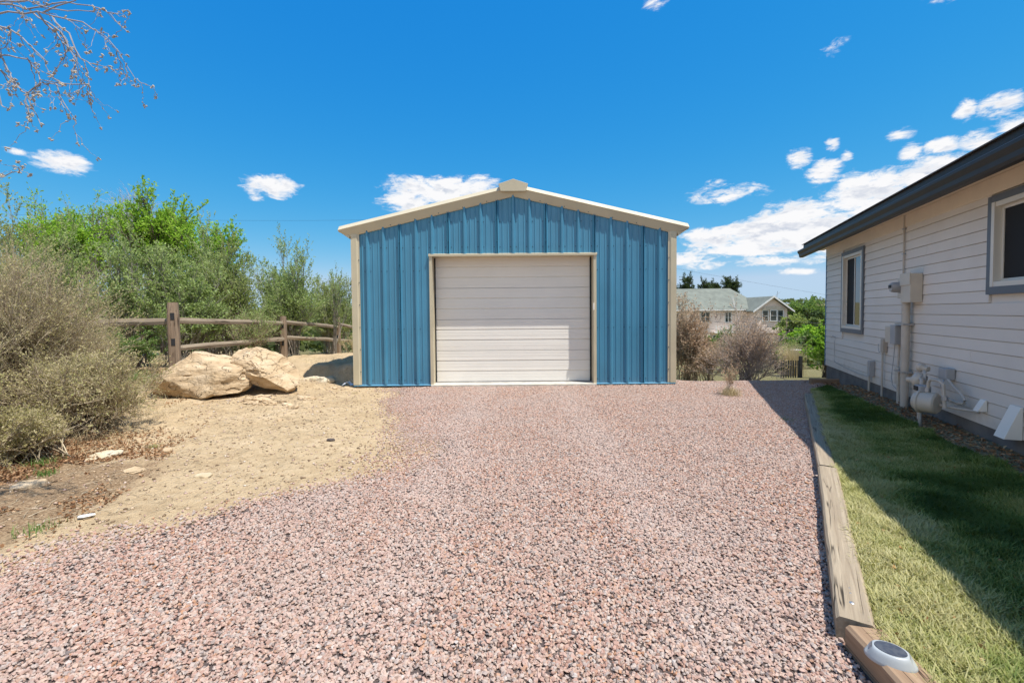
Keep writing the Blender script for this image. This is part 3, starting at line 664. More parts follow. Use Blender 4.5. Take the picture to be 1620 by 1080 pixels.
# wall core with recesses for the windows left by building it around them
def wall_with_holes():
    mb = MB(); y0, y1 = .004, .16
    xs = [0.005, winA[0], winA[1], winB[0], winB[1], HL]
    for a, c in zip(xs[:-1], xs[1:]):
        w = winA if a == winA[0] else winB if a == winB[0] else None
        if w: mb.box(a, c, y0, y1, ZB, w[2]); mb.box(a, c, y0, y1, w[3], ZT + .02)
        else: mb.box(a, c, y0, y1, ZB, ZT + .02)
    mb.box(.005, HL, 4, 8.4, ZB, ZT); mb.box(.005, .1, .16, 4, ZB, ZT)
    return mb.build('wall', M_sid, hs)
wall_with_holes()
rs = random.Random(8)
for i in range(20):
    z0 = ZB + i * pitch; z1 = z0 + pitch
    def board(a, c):
        if c - a < .02: return
        t = .004
        mb = MB(); za, zb = z0 + .0055, z1 - .0005
        mb.add([(a, -.019, za), (c, -.019, za), (c, -.012, zb), (a, -.012, zb), (a, .003, za), (c, .003, za), (c, .003, zb), (a, .003, zb)],
               [(0, 1, 2, 3), (4, 7, 6, 5), (0, 4, 5, 1), (3, 2, 6, 7), (0, 3, 7, 4), (1, 5, 6, 2)])
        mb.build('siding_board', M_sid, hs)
    segs = [(.0, HL)]
    for w in (winA, winB):
        if z1 > w[2] - .07 and z0 < w[3] + .09:
            new = []
            for a, c in segs:
                if a < w[0] - .03 < c: new += [(a, w[0] - .0), (w[1] + .0, c)]
                else: new.append((a, c))
            segs = new
    # butt joints, as the boards come in lengths
    out = []
    for a, c in segs:
        j = rs.uniform(2.3, 4.9) if i % 2 else rs.uniform(7, 9)
        if a + .6 < j < c - .6: out += [(a, j - .0015), (j + .0015, c)]
        else: out.append((a, c))
    for a, c in out: board(a, c)
# corner trim at the far end
mb = MB(); mb.box(-.03, .0, -.024, .09, ZB - .01, ZT); mb.build('corner_board', painted('blue_corner_board', (.05, .17, .33), .5), hs)
mb = MB(); mb.box(0.0, HL, -.03, -.006, ZT - .16, ZT - .002); mb.build('frieze_board', M_sid_trim, hs, bevel=.004)
# soffit, fascia, gutter, roof
OV = .33; EX = .34
mb = MB(); mb.box(-EX + .02, HL, -OV, .01, ZT, ZT + .012); mb.build('soffit', M_sid_trim, hs)
for xv in (1.1, 3.9, 6.7):
    mb = MB()
    for k in range(7): mb.box(xv + k * .035, xv + k * .035 + .012, -.2, -.1, ZT - .003, ZT - .0005)
    mb.build('soffit_vent', M_taupe, hs)
mb = MB(); mb.box(-EX, HL, -OV - .02, -OV, ZT - .02, ZT + .14); mb.build('fascia', M_gutter, hs)
mb = MB(); go_ = -OV - .021
mb.prism([(go_, ZT + .02), (go_, ZT - .125), (go_ - .06, ZT - .125), (go_ - .075, ZT - .10), (go_ - .078, ZT - .06), (go_ - .105, ZT - .015), (go_ - .105, ZT + .012), (go_ - .098, ZT + .02), (go_ - .096, ZT - .005), (go_ - .01, ZT - .005), (go_ - .01, ZT + .02)], 'x', -EX - .015, HL + .01)
mb.build('gutter', M_gutter, hs, bevel=.002)
RS = .30
mb = MB(); y0 = -OV - .05; z0 = ZT + .145
mb.prism([(y0, z0), (y0, z0 - .012), (4.3, z0 - .012 + RS * 4.63), (8.9, z0 - .012), (8.9, z0), (4.3, z0 + RS * 4.65 + .01)], 'x', -EX - .01, HL); mb.build('roof', M_shing, hs)
mb = MB(); mb.prism([(0.01, ZT), (8.4, ZT), (4.2, ZT + 4.2 * RS)], 'x', .01, .1); mb.build('gable_wall', M_sid, hs)
# windows
def window(w, name='window', panes=2, curtain=False):
    a, c, z0, z1 = w
    mbx = MB(); t = .06
    mbx.box(a - .0, a + t, -.042, .02, z0, z1); mbx.box(c - t, c, -.042, .02, z0, z1); mbx.box(a + t, c - t, -.042, .02, z1 - t, z1); mbx.box(a + t, c - t, -.045, .02, z0, z0 + .07)
    wo = mbx.build('window', M_blueg, hs, bevel=.003)
    ai, ci, zi0, zi1 = a + t, c - t, z0 + .07, z1 - t
    mbx = MB(); f = .045
    mbx.box(ai, ai + f, -.044, .10, zi0, zi1); mbx.box(ci - f, ci, -.044, .10, zi0, zi1); mbx.box(ai + f, ci - f, -.035, .10, zi1 - f, zi1); mbx.box(ai + f, ci - f, -.04, .10, zi0, zi0 + f)
    mbx.build('window_frame', M_vinyl, wo, bevel=.003)
    ai += f; ci -= f; zi0 += f; zi1 -= f; mid = (ai + ci) / 2; s = .026
    mbx = MB()
    for (p, q, dy) in ((ai, mid + .013, .012), (mid - .013, ci, .004)):
        mbx.box(p, p + s, dy, dy + .014, zi0, zi1); mbx.box(q - s, q, dy, dy + .014, zi0, zi1); mbx.box(p + s, q - s, dy, dy + .014, zi0, zi0 + s); mbx.box(p + s, q - s, dy, dy + .014, zi1 - s, zi1)
    mbx.build('sash', M_vinyl, wo, bevel=.002)
    for i, (p, q, dy) in enumerate(((ai + s, mid + .013 - s, .020), (mid - .013 + s, ci - s, .012))):
        scr = (i == 0)
        mbx = MB(); mbx.box(p - .004, q + .004, dy, dy + .006, zi0 + s - .004, zi1 - s + .004); mbx.build('insect_screen' if scr else 'pane', M_screen if scr else M_glass, wo)
    mbx = MB(); n = 14
    for k in range(n):
        x = ai + (ci - ai) * k / n; w_ = (ci - ai) / n; mbx.prism([(x, .14), (x + w_ / 2, .12), (x + w_, .14), (x + w_, .15), (x + w_ / 2, .13), (x, .15)], 'z', zi0, zi1)
    mbx.build('curtain', M_curtain, wo)
window(winA); window(winB)

# utilities on the wall, each its own thing; coordinates are (s, outwards, z)
HM = Matrix.Translation((6.3, 9.1, 0)) @ Matrix.Rotation(math.atan2(-U.y, -U.x), 4, 'Z')
def onwall(name, label, cat, group=None):
    o = thing(name, (0, 0, 0), label, cat, group); o.matrix_world = HM; return o
M_boxc = painted('cream_painted_metal', (.55, .49, .40), .45, .06, 6)
M_pipe = painted('cream_painted_pipe', (.50, .45, .38), .5, .08, 6)
M_gbox = painted('grey_plastic_box', (.36, .36, .36), .5, .06, 6)
M_gal = painted('galvanised', (.40, .41, .42), .35, .15, 12, metal=.6)
M_dark = painted('dark_cavity', (.02, .02, .022), .6)
em = onwall('electric_meter', 'cream electric meter box with round glass meter and conduits', 'electric meter')
mb = MB(); mb.box(3.66, 3.92, -.14, -.02, 1.48, 1.83); mb.build('meter_box', M_boxc, em, bevel=.006)
mb = MB(); mb.box(3.655, 3.925, -.15, -.141, 1.69, 1.84); mb.build('box_lid', M_boxc, em, bevel=.004)
mb = MB(); mb.box(3.40, 3.65, -.08, -.02, 1.54, 1.80); mb.build('meter_socket', M_boxc, em, bevel=.006)
mb = MB(); mb.lathe((3.53, -.08, 1.68), (0, -1, 0), [(0, .075), (.03, .075), (.03, .068), (.09, .066), (.12, .055), (.125, .0)], 20); mt_ = mb.build('glass_meter', M_gbox, em, smooth=True)
mb = MB(); mb.box(3.49, 3.57, -.209, -.205, 1.67, 1.71); mb.build('dial', M_dark, mt_)
mb = MB(); mb.tube([(3.67, -.085, 1.48), (3.67, -.085, .02)], .042, 14); mb.build('wide_conduit', M_pipe, em, smooth=True)
mb = MB(); mb.tube([(3.50, -.05, 1.54), (3.50, -.05, .30)], .02, 10); mb.build('conduit', M_pipe, em, smooth=True)
mb = MB(); mb.tube([(3.44, -.035, 1.80), (3.44, -.035, 2.60)], .011, 8); mb.build('riser', M_pipe, em, smooth=True)
for z in (2.42, 2.1): mb = MB(); mb.box(3.42, 3.46, -.05, -.02, z, z + .015); mb.build('strap', M_gal, em)
for z in (1.2, .6): mb = MB(); mb.box(3.48, 3.72, -.131, -.02, z, z + .018); mb.build('strap', M_gal, em)
tb = onwall('telephone_box', 'grey twin telephone and cable box left of the wide conduit', 'utility box')
mb = MB(); mb.box(3.12, 3.30, -.11, -.02, .95, 1.17); mb.build('box', M_boxc, tb, bevel=.006)
mb = MB(); mb.box(3.31, 3.46, -.12, -.02, .94, 1.19); mb.build('cover', M_gbox, tb, bevel=.008)
mb = MB(); mb.tube([(3.28, -.05, .95), (3.26, -.06, .7), (3.27, -.08, .5), (3.33, -.09, .40), (3.42, -.08, .36)], .005, 6); mb.build('cable', M_gbox, tb)
mb = MB(); mb.tube([(3.38, -.04, .94), (3.38, -.05, .64)], .013, 7); mb.build('conduit', M_pipe, tb)
cb = onwall('cable_box', 'slim tan junction box with thin conduit down to the ground', 'utility box')
mb = MB(); mb.box(2.86, 2.95, -.07, -.02, .79, .98); mb.build('box', M_taupe, cb, bevel=.005)
mb = MB(); mb.tube([(2.88, -.05, .80), (2.87, -.05, .02)], .013, 8); mb.build('conduit', M_pipe, cb, smooth=True)
mb = MB(); mb.tube([(2.86, -.04, .82), (2.76, -.05, .78), (2.72, -.05, .84), (2.70, -.04, .9)], .004, 5); mb.build('cable', M_gbox, cb)
ob = onwall('outlet_box', 'small pale weatherproof outlet box nearest the house corner', 'utility box')
mb = MB(); mb.box(2.37, 2.45, -.07, -.02, .42, .61); mb.build('box', M_boxc, ob, bevel=.005)
mb = MB(); mb.box(2.455, 2.53, -.09, -.02, .40, .63); mb.build('cover', M_gbox, ob, bevel=.008)
mb = MB(); mb.tube([(2.40, -.05, .42), (2.40, -.05, .03)], .015, 8); mb.build('conduit', M_pipe, ob, smooth=True)
bb = onwall('junction_box', 'low cream junction box beside the foot of the wide conduit', 'utility box')
mb = MB(); mb.box(3.36, 3.47, -.08, -.02, .42, .64); mb.build('box', M_boxc, bb, bevel=.005)
mb = MB(); mb.tube([(3.41, -.05, .43), (3.41, -.05, .04)], .022, 8); mb.build('conduit', M_pipe, bb, smooth=True)
wr = onwall('loose_cable', 'thin cable looping across the siding below the far window', 'cable')
mb = MB(); mb.tube([(.42, -.03, .86), (.5, -.035, .90), (.66, -.03, .88), (.64, -.035, .8), (.62, -.03, .6), (.62, -.03, .42), (1.2, -.03, .38), (1.9, -.03, .36), (2.38, -.04, .37)], .004, 5); mb.build('cable', M_gbox, wr)
gmtr = onwall('gas_meter', 'cream gas meter with regulator, valves and bent pipes by the wall', 'gas meter')
ax = (-.72, -.7, 0)
mb = MB(); mb.lathe((4.72, -.27, .415), ax, [(-.09, .02), (-.085, .095), (-.07, .11), (.05, .11), (.055, .122), (.075, .122), (.08, .11), (.115, .085), (.13, .0)], 24); mb.build('meter_body', M_boxc, gmtr, smooth=True)
mb = MB(); mb.box(4.58, 4.72, -.34, -.24, .52, .585); mb.build('index_box', M_gbox, gmtr, bevel=.010)
mb = MB(); mb.box(4.60, 4.68, -.350, -.341, .53, .575); mb.build('dial', M_dark, gmtr)
mb = MB(); mb.lathe((4.38, -.22, .60), ax, [(-.05, .03), (-.045, .075), (-.02, .088), (.0, .092), (.02, .088), (.04, .065), (.07, .03), (.11, .025), (.115, 0)], 20); mb.build('regulator', M_boxc, gmtr, smooth=True)
mb = MB(); mb.lathe((4.37, -.17, .74), (-.8, -.5, .15), [(-.05, .02), (-.045, .03), (.0, .034), (.015, .048), (.05, .048), (.065, .025), (.07, 0)], 14); mb.build('relief_valve', M_boxc, gmtr, smooth=True)
mb = MB(); mb.tube([(4.37, -.17, .73), (4.45, -.19, .68), (4.46, -.2, .6)], .018, 8)
mb.tube([(4.45, -.24, .62), (4.52, -.25, .63), (4.55, -.26, .60), (4.56, -.27, .50)], .017, 8); mb.tube([(4.40, -.22, .58), (4.40, -.22, .02)], .017, 8)
mb.tube([(4.72, -.28, .50), (4.73, -.27, .64), (4.76, -.26, .665), (4.88, -.24, .665), (4.92, -.23, .64), (4.93, -.22, .40)], .016, 8)
mb.tube([(4.70, -.10, .66), (4.82, -.10, .60), (4.95, -.10, .55), (5.02, -.10, .50), (5.0, -.10, .465), (4.92, -.11, .455), (4.74, -.12, .475)], .014, 8)
mb.tube([(4.80, -.2, .405), (4.95, -.12, .405), (5.08, -.02, .405)], .014, 8); mb.build('piping', M_pipe, gmtr, smooth=True)
mb = MB(); mb.tube([(4.66, -.31, .31), (4.66, -.31, -.02)], .018, 8); mb.build('stand', M_gal, gmtr, smooth=True)
for c in ((4.46, -.2, .64), (4.56, -.27, .55), (4.72, -.28, .55), (4.93, -.22, .5)): mb = MB(); mb.lathe(c, (0, 0, 1), [(-.022, .022), (-.022, .028), (.022, .028), (.022, .022)], 6); mb.build('pipe_union', M_gal, gmtr)
sp_ = onwall('hose_bib', 'grey faucet cover box above the gas pipes', 'utility box')
mb = MB(); mb.box(4.50, 4.66, -.10, -.02, .65, .77); mb.build('box', M_gbox, sp_, bevel=.012)
mb = MB(); mb.tube([(4.58, -.08, .65), (4.60, -.11, .58), (4.64, -.11, .53)], .010, 6); mb.build('spout', M_gal, sp_)
v1 = onwall('dryer_vent', 'small white hooded vent on the lower siding', 'vent')
def hood(o, a, c, z0, z1, d):
    mb = MB(); mb.add([(a, -.02, z1), (c, -.02, z1), (c, -.035, z1), (a, -.035, z1), (a, -.02, z0), (c, -.02, z0), (c, -d, z0), (a, -d, z0)],
        [(0, 1, 2, 3), (3, 2, 6, 7), (0, 3, 7, 4), (1, 5, 6, 2), (0, 4, 5, 1), (4, 7, 6, 5)]); mb.build('hood', M_doorw, o, bevel=.003)
hood(v1, 5.12, 5.20, .43, .54, .09)
v2 = onwall('exhaust_vent', 'larger white hooded vent low on the wall at the right edge', 'vent')
hood(v2, 5.54, 5.68, .29, .57, .14)

# ------------------------------------------------------------------ landscape timbers and solar lamp
M_timb = wood('weathered_timber', (.45, .37, .265), (.20, .15, .10), 'X')
M_timb2 = wood('brown_timber', (.40, .28, .18), (.19, .11, .065), 'X')
def timber(a, b, w, z0, z1, label, mat, tilt=0, seed=0, group='timbers edging the lawn'):
    a = Vector((*a, 0)); b = Vector((*b, 0)); d = b - a; L = d.length; n = 24; rr = random.Random(seed)
    V = []; F = []; prof = [(-w / 2 + .008, z0), (w / 2 - .008, z0), (w / 2, z0 + .01), (w / 2, z1 - .012), (w / 2 - .012, z1), (w * .15, z1 - .001), (-w * .2, z1 + .001), (-w / 2 + .012, z1), (-w / 2, z1 - .012), (-w / 2, z0 + .01)]; m = len(prof)
    for i in range(n + 1):
        t = i / n; jx = (mnoise.noise(Vector((t * L * 2, seed, 0)))) * .006; jz = mnoise.noise(Vector((t * L * 2.3, seed, 5))) * .006; e = (rr.uniform(0, .012) if i in (0, n) else 0)
        for j, (y, z) in enumerate(prof):
            ex = mnoise.noise(Vector((t * L * 9, j * 3.3, seed))) * .003
            V.append((t * L + (e if i == 0 else -e), y + jx + ex, z + jz + ex + tilt * y))
    for i in range(n):
        for j in range(m): p = i * m + j; q = i * m + (j + 1) % m; F.append((p, q, q + m, p + m))
    F += [tuple(range(m))[::-1], tuple(range(n * m, (n + 1) * m))]
    o = raw('landscape_timber', V, F, mat, None, loc=a); o.rotation_euler = (0, 0, math.atan2(d.y, d.x)); 
    bm = bmesh.new(); bm.from_mesh(o.data); bmesh.ops.recalc_face_normals(bm, faces=bm.faces); bm.to_mesh(o.data); bm.free()
    return tag(o, label, 'timber', group)
dirT = Vector((3.74 - 7.05, 0)).normalized()
t1 = timber((4.615, 7.05), (2.625, 3.76), .125, -.06, .10, 'far grey landscape timber, mostly in the house shadow', M_timb, seed=1)
t2 = timber((2.62, 3.75), (1.425, 1.86), .135, -.06, .102, 'middle weathered landscape timber, longest sunlit one, split along its top', M_timb, seed=2)
t3 = timber((1.455, 1.845), (1.18, -.6), .155, -.07, .092, 'near brown landscape timber carrying the solar lamp', M_timb2, tilt=-.08, seed=3)
M_bolt = painted('bolt_steel', (.5, .48, .45), .35, .1, 20, metal=.8)
for (s, r_) in ((.935, .011), (.90, .007), (.88, .006)):
    p = Vector((2.62, 3.75, .102)).lerp(Vector((1.425, 1.86, .102)), s); mb = MB(); mb.lathe((0, 0, 0), (0, 0, 1), [(-.01, r_), (.002, r_), (.005, r_ * .6), (.005, 0)], 10)
    bo = mb.build('spike_head', M_bolt, None, smooth=True); bo.parent = t2
    bo.matrix_parent_inverse = Matrix.Identity(4); mw = Matrix.Translation(t2.location) @ t2.rotation_euler.to_matrix().to_4x4(); bo.location = mw.inverted() @ p
sl = thing('solar_lamp', (1.412, 1.668, .094), 'oval pale grey solar lamp with dark panel lying on the near timber', 'solar lamp', rz=rad(-38))
n = 40; A_, B_ = .080, .062
def dome(t, k):   # t 0..1 from rim to panel edge
    a = 2 * math.pi * k / n; r_ = 1 - .34 * t; z = .038 * math.sin(min(1, t * 1.05) * math.pi / 2)
    dip = math.exp(-((math.cos(a) ** 2 - 1) / .12) ** 2) * (1 - abs(2 * t - .9)); dip = max(0, dip)
    return (A_ * (r_ - .05 * dip) * math.cos(a), B_ * r_ * math.sin(a), z - .012 * dip)
V = []; F = []; K = 9
for i in range(K):
    for k in range(n): V.append(dome(i / (K - 1), k))
V += [(A_ * .97 * math.cos(2 * math.pi * k / n), B_ * .97 * math.sin(2 * math.pi * k / n), -.006) for k in range(n)]
for i in range(K - 1):
    for k in range(n): F.append((i * n + k, i * n + (k + 1) % n, (i + 1) * n + (k + 1) % n, (i + 1) * n + k))
for k in range(n): F.append((K * n + k, K * n + (k + 1) % n, (k + 1) % n, k))
F += [tuple(range((K - 1) * n, K * n)), tuple(range(K * n, K * n + n))[::-1]]
raw('lamp_body', V, F, painted('pale_plastic', (.38, .405, .41), .35, .05, 10), sl, smooth=True)
mb = MB(); mb.add([(A_ * .62 * math.cos(2 * math.pi * k / n), B_ * .62 * math.sin(2 * math.pi * k / n), .0375) for k in range(n)] + [(A_ * .60 * math.cos(2 * math.pi * k / n), B_ * .60 * math.sin(2 * math.pi * k / n), .040) for k in range(n)], [tuple(range(n, 2 * n))] + [(k, (k + 1) % n, n + (k + 1) % n, n + k) for k in range(n)])
mb.build('solar_panel', material('solar_cell', lambda b: pbsdf(b, b.mix(b.sstep(b.noise(b.objc(), 60, 2), .4, .6), (.055, .06, .075), (.085, .09, .10)), .3, 0, None, .6)), sl)
M_lens = painted('olive_lens', (.05, .05, .03), .3, .2, 30)
for sx in (-1, 1):
    mb = MB(); pts = []
    for k in range(13):
        a = math.pi * k / 12; v = .034 * math.cos(a); w_ = .024 * math.sin(a); rr_ = .066 - w_ * .5; pts.append((sx * rr_ * math.sqrt(max(.1, 1 - (v / B_) ** 2)) * 1.04, v, .014 + w_))
    m_ = [(x * .86, y * .96, z * .8) for x, y, z in pts]; mb.add(pts + m_, [tuple(range(13))] + [(i, i + 1, 14 + i, 13 + i) for i in range(12)]); mb.build('lens', M_lens, sl)

bm_ = timber((5.55, 8.45), (6.2, 8.36), .10, .0, .12, 'short dark timber lying below the house corner', M_timb2, seed=7, group=None)

# ------------------------------------------------------------------ lawn
M_lawn_soil = material('lawn_thatch', lambda b: pbsdf(b, b.ramp(b.noise(b.pos(), 30, 5), [(.3, (.10, .08, .045)), (.5, (.20, .17, .10)), (.7, (.30, .26, .16))]), .95, 0, b.bump(b.noise(b.pos(), 60, 3), .8, .01), .1))
ly = np.arange(-1.5, 7.61, .08); NLX = 44; LX = []
for y in ly:
    x0 = float(timber_x(y)) + .13; xw = 6.3 + (y - 9.1) * (U.x / U.y) - .22 - .16 * float(fbm(np.array([y * 2.1]), np.array([3.0]), 3, 2)[0]) * 2
    x0 = min(x0, xw - .05); LX.append(np.linspace(x0, 6.3 + (y - 9.1) * (U.x / U.y) + .03, NLX))
LX = np.array(LX); LY = np.repeat(ly[:, None], NLX, 1)
def lawn_z(x, y): return .062 + .10 * sm(-(6.3 + (y - 9.1) * (U.x / U.y) - x), -1.0, -.1) + (fbm(x * 2, y * 2, 3, 8) - .5) * .03 + sm(y, 6.6, 7.6) * -.03
LZ = lawn_z(LX, LY); idl = np.arange(LX.size).reshape(LX.shape)
Fl = np.stack([idl[:-1, :-1].ravel(), idl[:-1, 1:].ravel(), idl[1:, 1:].ravel(), idl[1:, :-1].ravel()], 1)
tag(raw('lawn_ground', np.stack([LX.ravel(), LY.ravel(), LZ.ravel()], 1), Fl, M_lawn_soil, smooth=True), kind='structure')
rng = np.random.default_rng(12)
nb = 230000
yb = rng.uniform(.3, 7.5, nb * 2); keep = rng.random(nb * 2) < np.clip(1.35 - yb * .13, .3, 1); yb = yb[keep][:nb]; nb = len(yb)
x0 = timber_x(yb) + .10; x1 = 6.3 + (yb - 9.1) * (U.x / U.y) - .22 - .32 * fbm(yb * 2.1, yb * 0 + 3.0, 3, 2); xb = x0 + (x1 - x0) * rng.random(nb)
cl = fbm(xb * 2.4, yb * 2.4, 3, 31); cl2 = fbm(xb * 9, yb * 9, 2, 37)
hb = rng.uniform(.022, .05, nb) * (.7 + .9 * cl2); th = rng.uniform(0, 2 * math.pi, nb); ln = rng.uniform(.2, 1.3, nb)
base = np.stack([xb, yb, lawn_z(xb, yb) - .004], 1); tip = base + np.stack([np.cos(th) * hb * ln, np.sin(th) * hb * ln, hb], 1)
w = rng.uniform(.0018, .0034, nb) * (1 + yb * .12); sd = np.stack([-np.sin(th) * w, np.cos(th) * w, np.zeros(nb)], 1); midp = base * .5 + tip * .5 + np.stack([-np.cos(th) * hb * ln * .12, -np.sin(th) * hb * ln * .12, hb * .12], 1)
Vb = np.stack([base - sd, base + sd, midp + sd * .7, tip, midp - sd * .7], 1).reshape(-1, 3); k5 = np.arange(nb) * 5
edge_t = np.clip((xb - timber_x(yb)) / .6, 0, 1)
gval = np.clip(cl * 1.8 - 1.0 + .80 * sm((xb - x0) / (x1 - x0), .10, .50) + .5 * (rng.random(nb) - .5) + .22 * (edge_t - .5) + sm(yb, 3.5, 1.6) * .12 * edge_t, 0, 1)  # blades greener towards the wall; the darker green also paints in house shade
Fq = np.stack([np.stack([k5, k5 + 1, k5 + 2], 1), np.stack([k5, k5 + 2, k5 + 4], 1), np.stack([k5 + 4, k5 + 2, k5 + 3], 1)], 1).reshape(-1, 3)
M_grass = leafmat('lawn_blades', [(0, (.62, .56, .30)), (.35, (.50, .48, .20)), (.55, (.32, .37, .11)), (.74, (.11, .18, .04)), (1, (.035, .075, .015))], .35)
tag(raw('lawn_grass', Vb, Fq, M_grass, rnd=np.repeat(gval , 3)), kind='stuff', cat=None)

def fxl(rng, n):
    y = rng.uniform(1.0, 5.5, n); x = timber_x(y) + .18 + rng.random(n) ** 1.6 * 1.3; return x, y
_rg = np.random.default_rng(3); _x, _y = fxl(_rg, 260); _P = np.stack([_x, _y, lawn_z(_x, _y) + .025], 1); _V, _F = leaves_mesh(_P, _rg.normal(0, 1, (260, 3)) * np.array([1, 1, .3]), .028, .018, _rg, .3)
tag(raw('fallen_leaves', _V, _F, leafmat('orange_fallen_leaves', [(0, (.30, .14, .05)), (.6, (.52, .30, .13)), (1, (.62, .50, .32))], .2, tc=(.5, .3, .1)), rnd=_rg.random(260)), kind='stuff')
def bladefaces(k): return np.stack([np.stack([k, k + 1, k + 2], 1), np.stack([k, k + 2, k + 4], 1), np.stack([k + 4, k + 2, k + 3], 1)], 1).reshape(-1, 3)
# grass tufts and weeds as blades
def tuft(pts, hgt, n, mat, name, kind=None, parent=None, loc=None, spread=.03, lean=.6, w=.003, seed=0):
    rng = np.random.default_rng(seed); P = np.array(pts, float); ids = rng.integers(0, len(P), n); b_ = P[ids] + np.stack([rng.normal(0, spread, n), rng.normal(0, spread, n), np.zeros(n)], 1)
    h = hgt * rng.uniform(.4, 1.1, n); th = rng.uniform(0, 6.28, n); l_ = rng.uniform(0, lean, n) * h; t_ = b_ + np.stack([np.cos(th) * l_, np.sin(th) * l_, h], 1)
    ww = w * rng.uniform(.6, 1.2, n); sd = np.stack([-np.sin(th) * ww, np.cos(th) * ww, 0 * ww], 1); m_ = (b_ + t_) / 2 - np.stack([np.cos(th) * l_ * .18, np.sin(th) * l_ * .18, -h * .08], 1)
    V = np.stack([b_ - sd, b_ + sd, m_ + sd * .8, t_, m_ - sd * .8], 1).reshape(-1, 3); k = np.arange(n) * 5
    return raw(name, V, bladefaces(k), mat, parent, rnd=np.repeat(rng.random(n), 3), loc=loc)

# ------------------------------------------------------------------ boulders and rocks
def rock_mat(name, c1, c2, c3):
    def f(b):
        o = b.pos(); n = b.noise(b.mapping(o, (1, 1, 3.2), (0.12, .1, 0)), 3, 7, .6, .3); n2 = b.noise(o, 26, 6, .65); n3 = b.noise(o, 90, 3)
        c = b.ramp(n, [(.28, c1), (.5, c2), (.72, c3)]); c = b.mix(b.math('MULTIPLY', b.sstep(n2, .56, .74), .5), c, tuple(x * .45 for x in c1))
        cr = b.sstep(b.math('ABSOLUTE', b.math('SUBTRACT', b.noise(b.mapping(o, (.9, .9, 2.6), (.2, .25, 0)), 1.6, 4, .6, .9), .47)), .007, .0)
        c = b.mix(b.math('MULTIPLY', cr, .7), c, tuple(x * .3 for x in c1))
        h = b.math('SUBTRACT', b.math('ADD', b.math('MULTIPLY', n, .5), b.math('ADD', b.math('MULTIPLY', n2, .3), b.math('MULTIPLY', n3, .08))), b.math('MULTIPLY', cr, .5))
        return pbsdf(b, c, .92, 0, b.bump(h, .9, .06), .15)
    return material(name, f)
M_rock = rock_mat('sandstone', (.38, .265, .155), (.53, .395, .245), (.63, .50, .345))
M_rock2 = rock_mat('pale_rock', (.42, .33, .20), (.55, .45, .30), (.66, .58, .44))
def boulder(name, loc, size, seed, planes, label, cat, sub=5, rot=0.0, amp=.10, mat=None, group=None, tilt=0, parent=None):
    bm = bmesh.new(); bmesh.ops.create_icosphere(bm, subdivisions=sub, radius=1.0); so = Vector((seed * 7.3, seed * 3.1, seed * 1.7))
    R = Matrix.Rotation(tilt, 3, 'Y')
    for v in bm.verts:
        p = v.co.copy(); p = Vector([math.copysign(abs(c) ** .8, c) for c in p])
        for nrm_, dd in planes:
            n_ = Vector(nrm_).normalized(); e = p.dot(n_) - dd
            if e > 0: p -= n_ * e * .93
        q = Vector((p.x * size[0], p.y * size[1], p.z * size[2])); k = 2.2 / max(size)
        d_ = mnoise.fractal(q * k + so, .9, 2.1, 5) * amp * max(size); s2 = mnoise.noise(Vector((q.x * .8, q.y * .8, q.z * 9)) + so) * .02 * max(size)
        if mnoise.noise(Vector((q.x * 2.0, q.y * 2, q.z * 5)) / max(size) + so * 2) > .33: d_ -= .03 * max(size)
        q += v.co.normalized() * (d_ + s2 * (1 - abs(v.co.z))); v.co = R @ q
    me = bpy.data.meshes.new(name); bm.to_mesh(me); bm.free(); me.polygons.foreach_set('use_smooth', np.ones(len(me.polygons), dtype=bool))
    try: me.set_sharp_from_angle(angle=rad(34))
    except Exception: pass
    me.materials.append(mat or M_rock); o = bpy.data.objects.new(name, me); o.location = loc; o.rotation_euler = (0, 0, rot); link(o, parent)
    return tag(o, label, cat, group) if label else o
boulder('boulder', (-5.00, 7.25, .42), (.78, .50, .42), 2, [((-.75, -.35, .62), .60), ((0, -.75, .6), .62), ((.8, -.4, .1), .80), ((0, -1, .28), .62), ((0, 0, -1), .62), ((.25, 0, 1), .80), ((-.4, -.8, -.3), .72), ((.6, -.1, .8), .72)],
        'larger sandstone boulder on the left, sloping towards the shrub', 'boulder', 6, 0, .055)
boulder('boulder', (-4.22, 7.55, .45), (.64, .46, .34), 5, [((-.6, -.5, .6), .74), ((.8, -.3, .6), .52), ((0, -1, .12), .60), ((.3, -.8, -.5), .55), ((0, 0, -1), .55), ((-.9, -.3, 0), .72)],
        'smaller sandstone boulder on the right, pointed towards the garage', 'boulder', 6, rad(-8), .06, tilt=rad(17))
# stepped ledge of flat sandstone slabs poking from the sand
lg = thing('rock_ledge', (-3.55, 6.9, .0), 'weathered layered sandstone ledge poking out of the sand', 'rock ledge')
rr = random.Random(4)
for i in range(13):
    x = rr.uniform(-.42, .36); y = rr.uniform(-.25, .45) - x * .1; z = H(-3.55 + x, 6.9 + y) + rr.uniform(-.005, .035)
    boulder('slab', (x, y, z), (rr.uniform(.07, .17), rr.uniform(.04, .08), rr.uniform(.016, .036)), 20 + i, [((0, -1, .2), .6), ((0, 0, 1), .75)], None, None, 4, rr.uniform(-.5, .3), .16, mat=M_rock, tilt=rr.uniform(-.12, .2), parent=lg)
for i, (x, y, sx_, lb) in enumerate([(-3.3, 8.35, .07, 'small tan clod of sandstone nearest the garage corner'), (-4.55, 6.55, .08, 'small tan stone in front of the larger boulder'), (-3.1, 6.0, .05, 'little tan stone alone on the open sand'), (-2.02, 5.0, .045, 'little dark stone on the sand beside the gravel')]):
    boulder('stone', (x, y, H(x, y) + .01), (sx_, sx_ * .7, sx_ * .45), 40 + i, [((0, 0, 1), .6)], lb, 'stone', 3, i, .14, mat=M_rock if i < 3 else painted('dark_stone', (.09, .07, .06), .9))
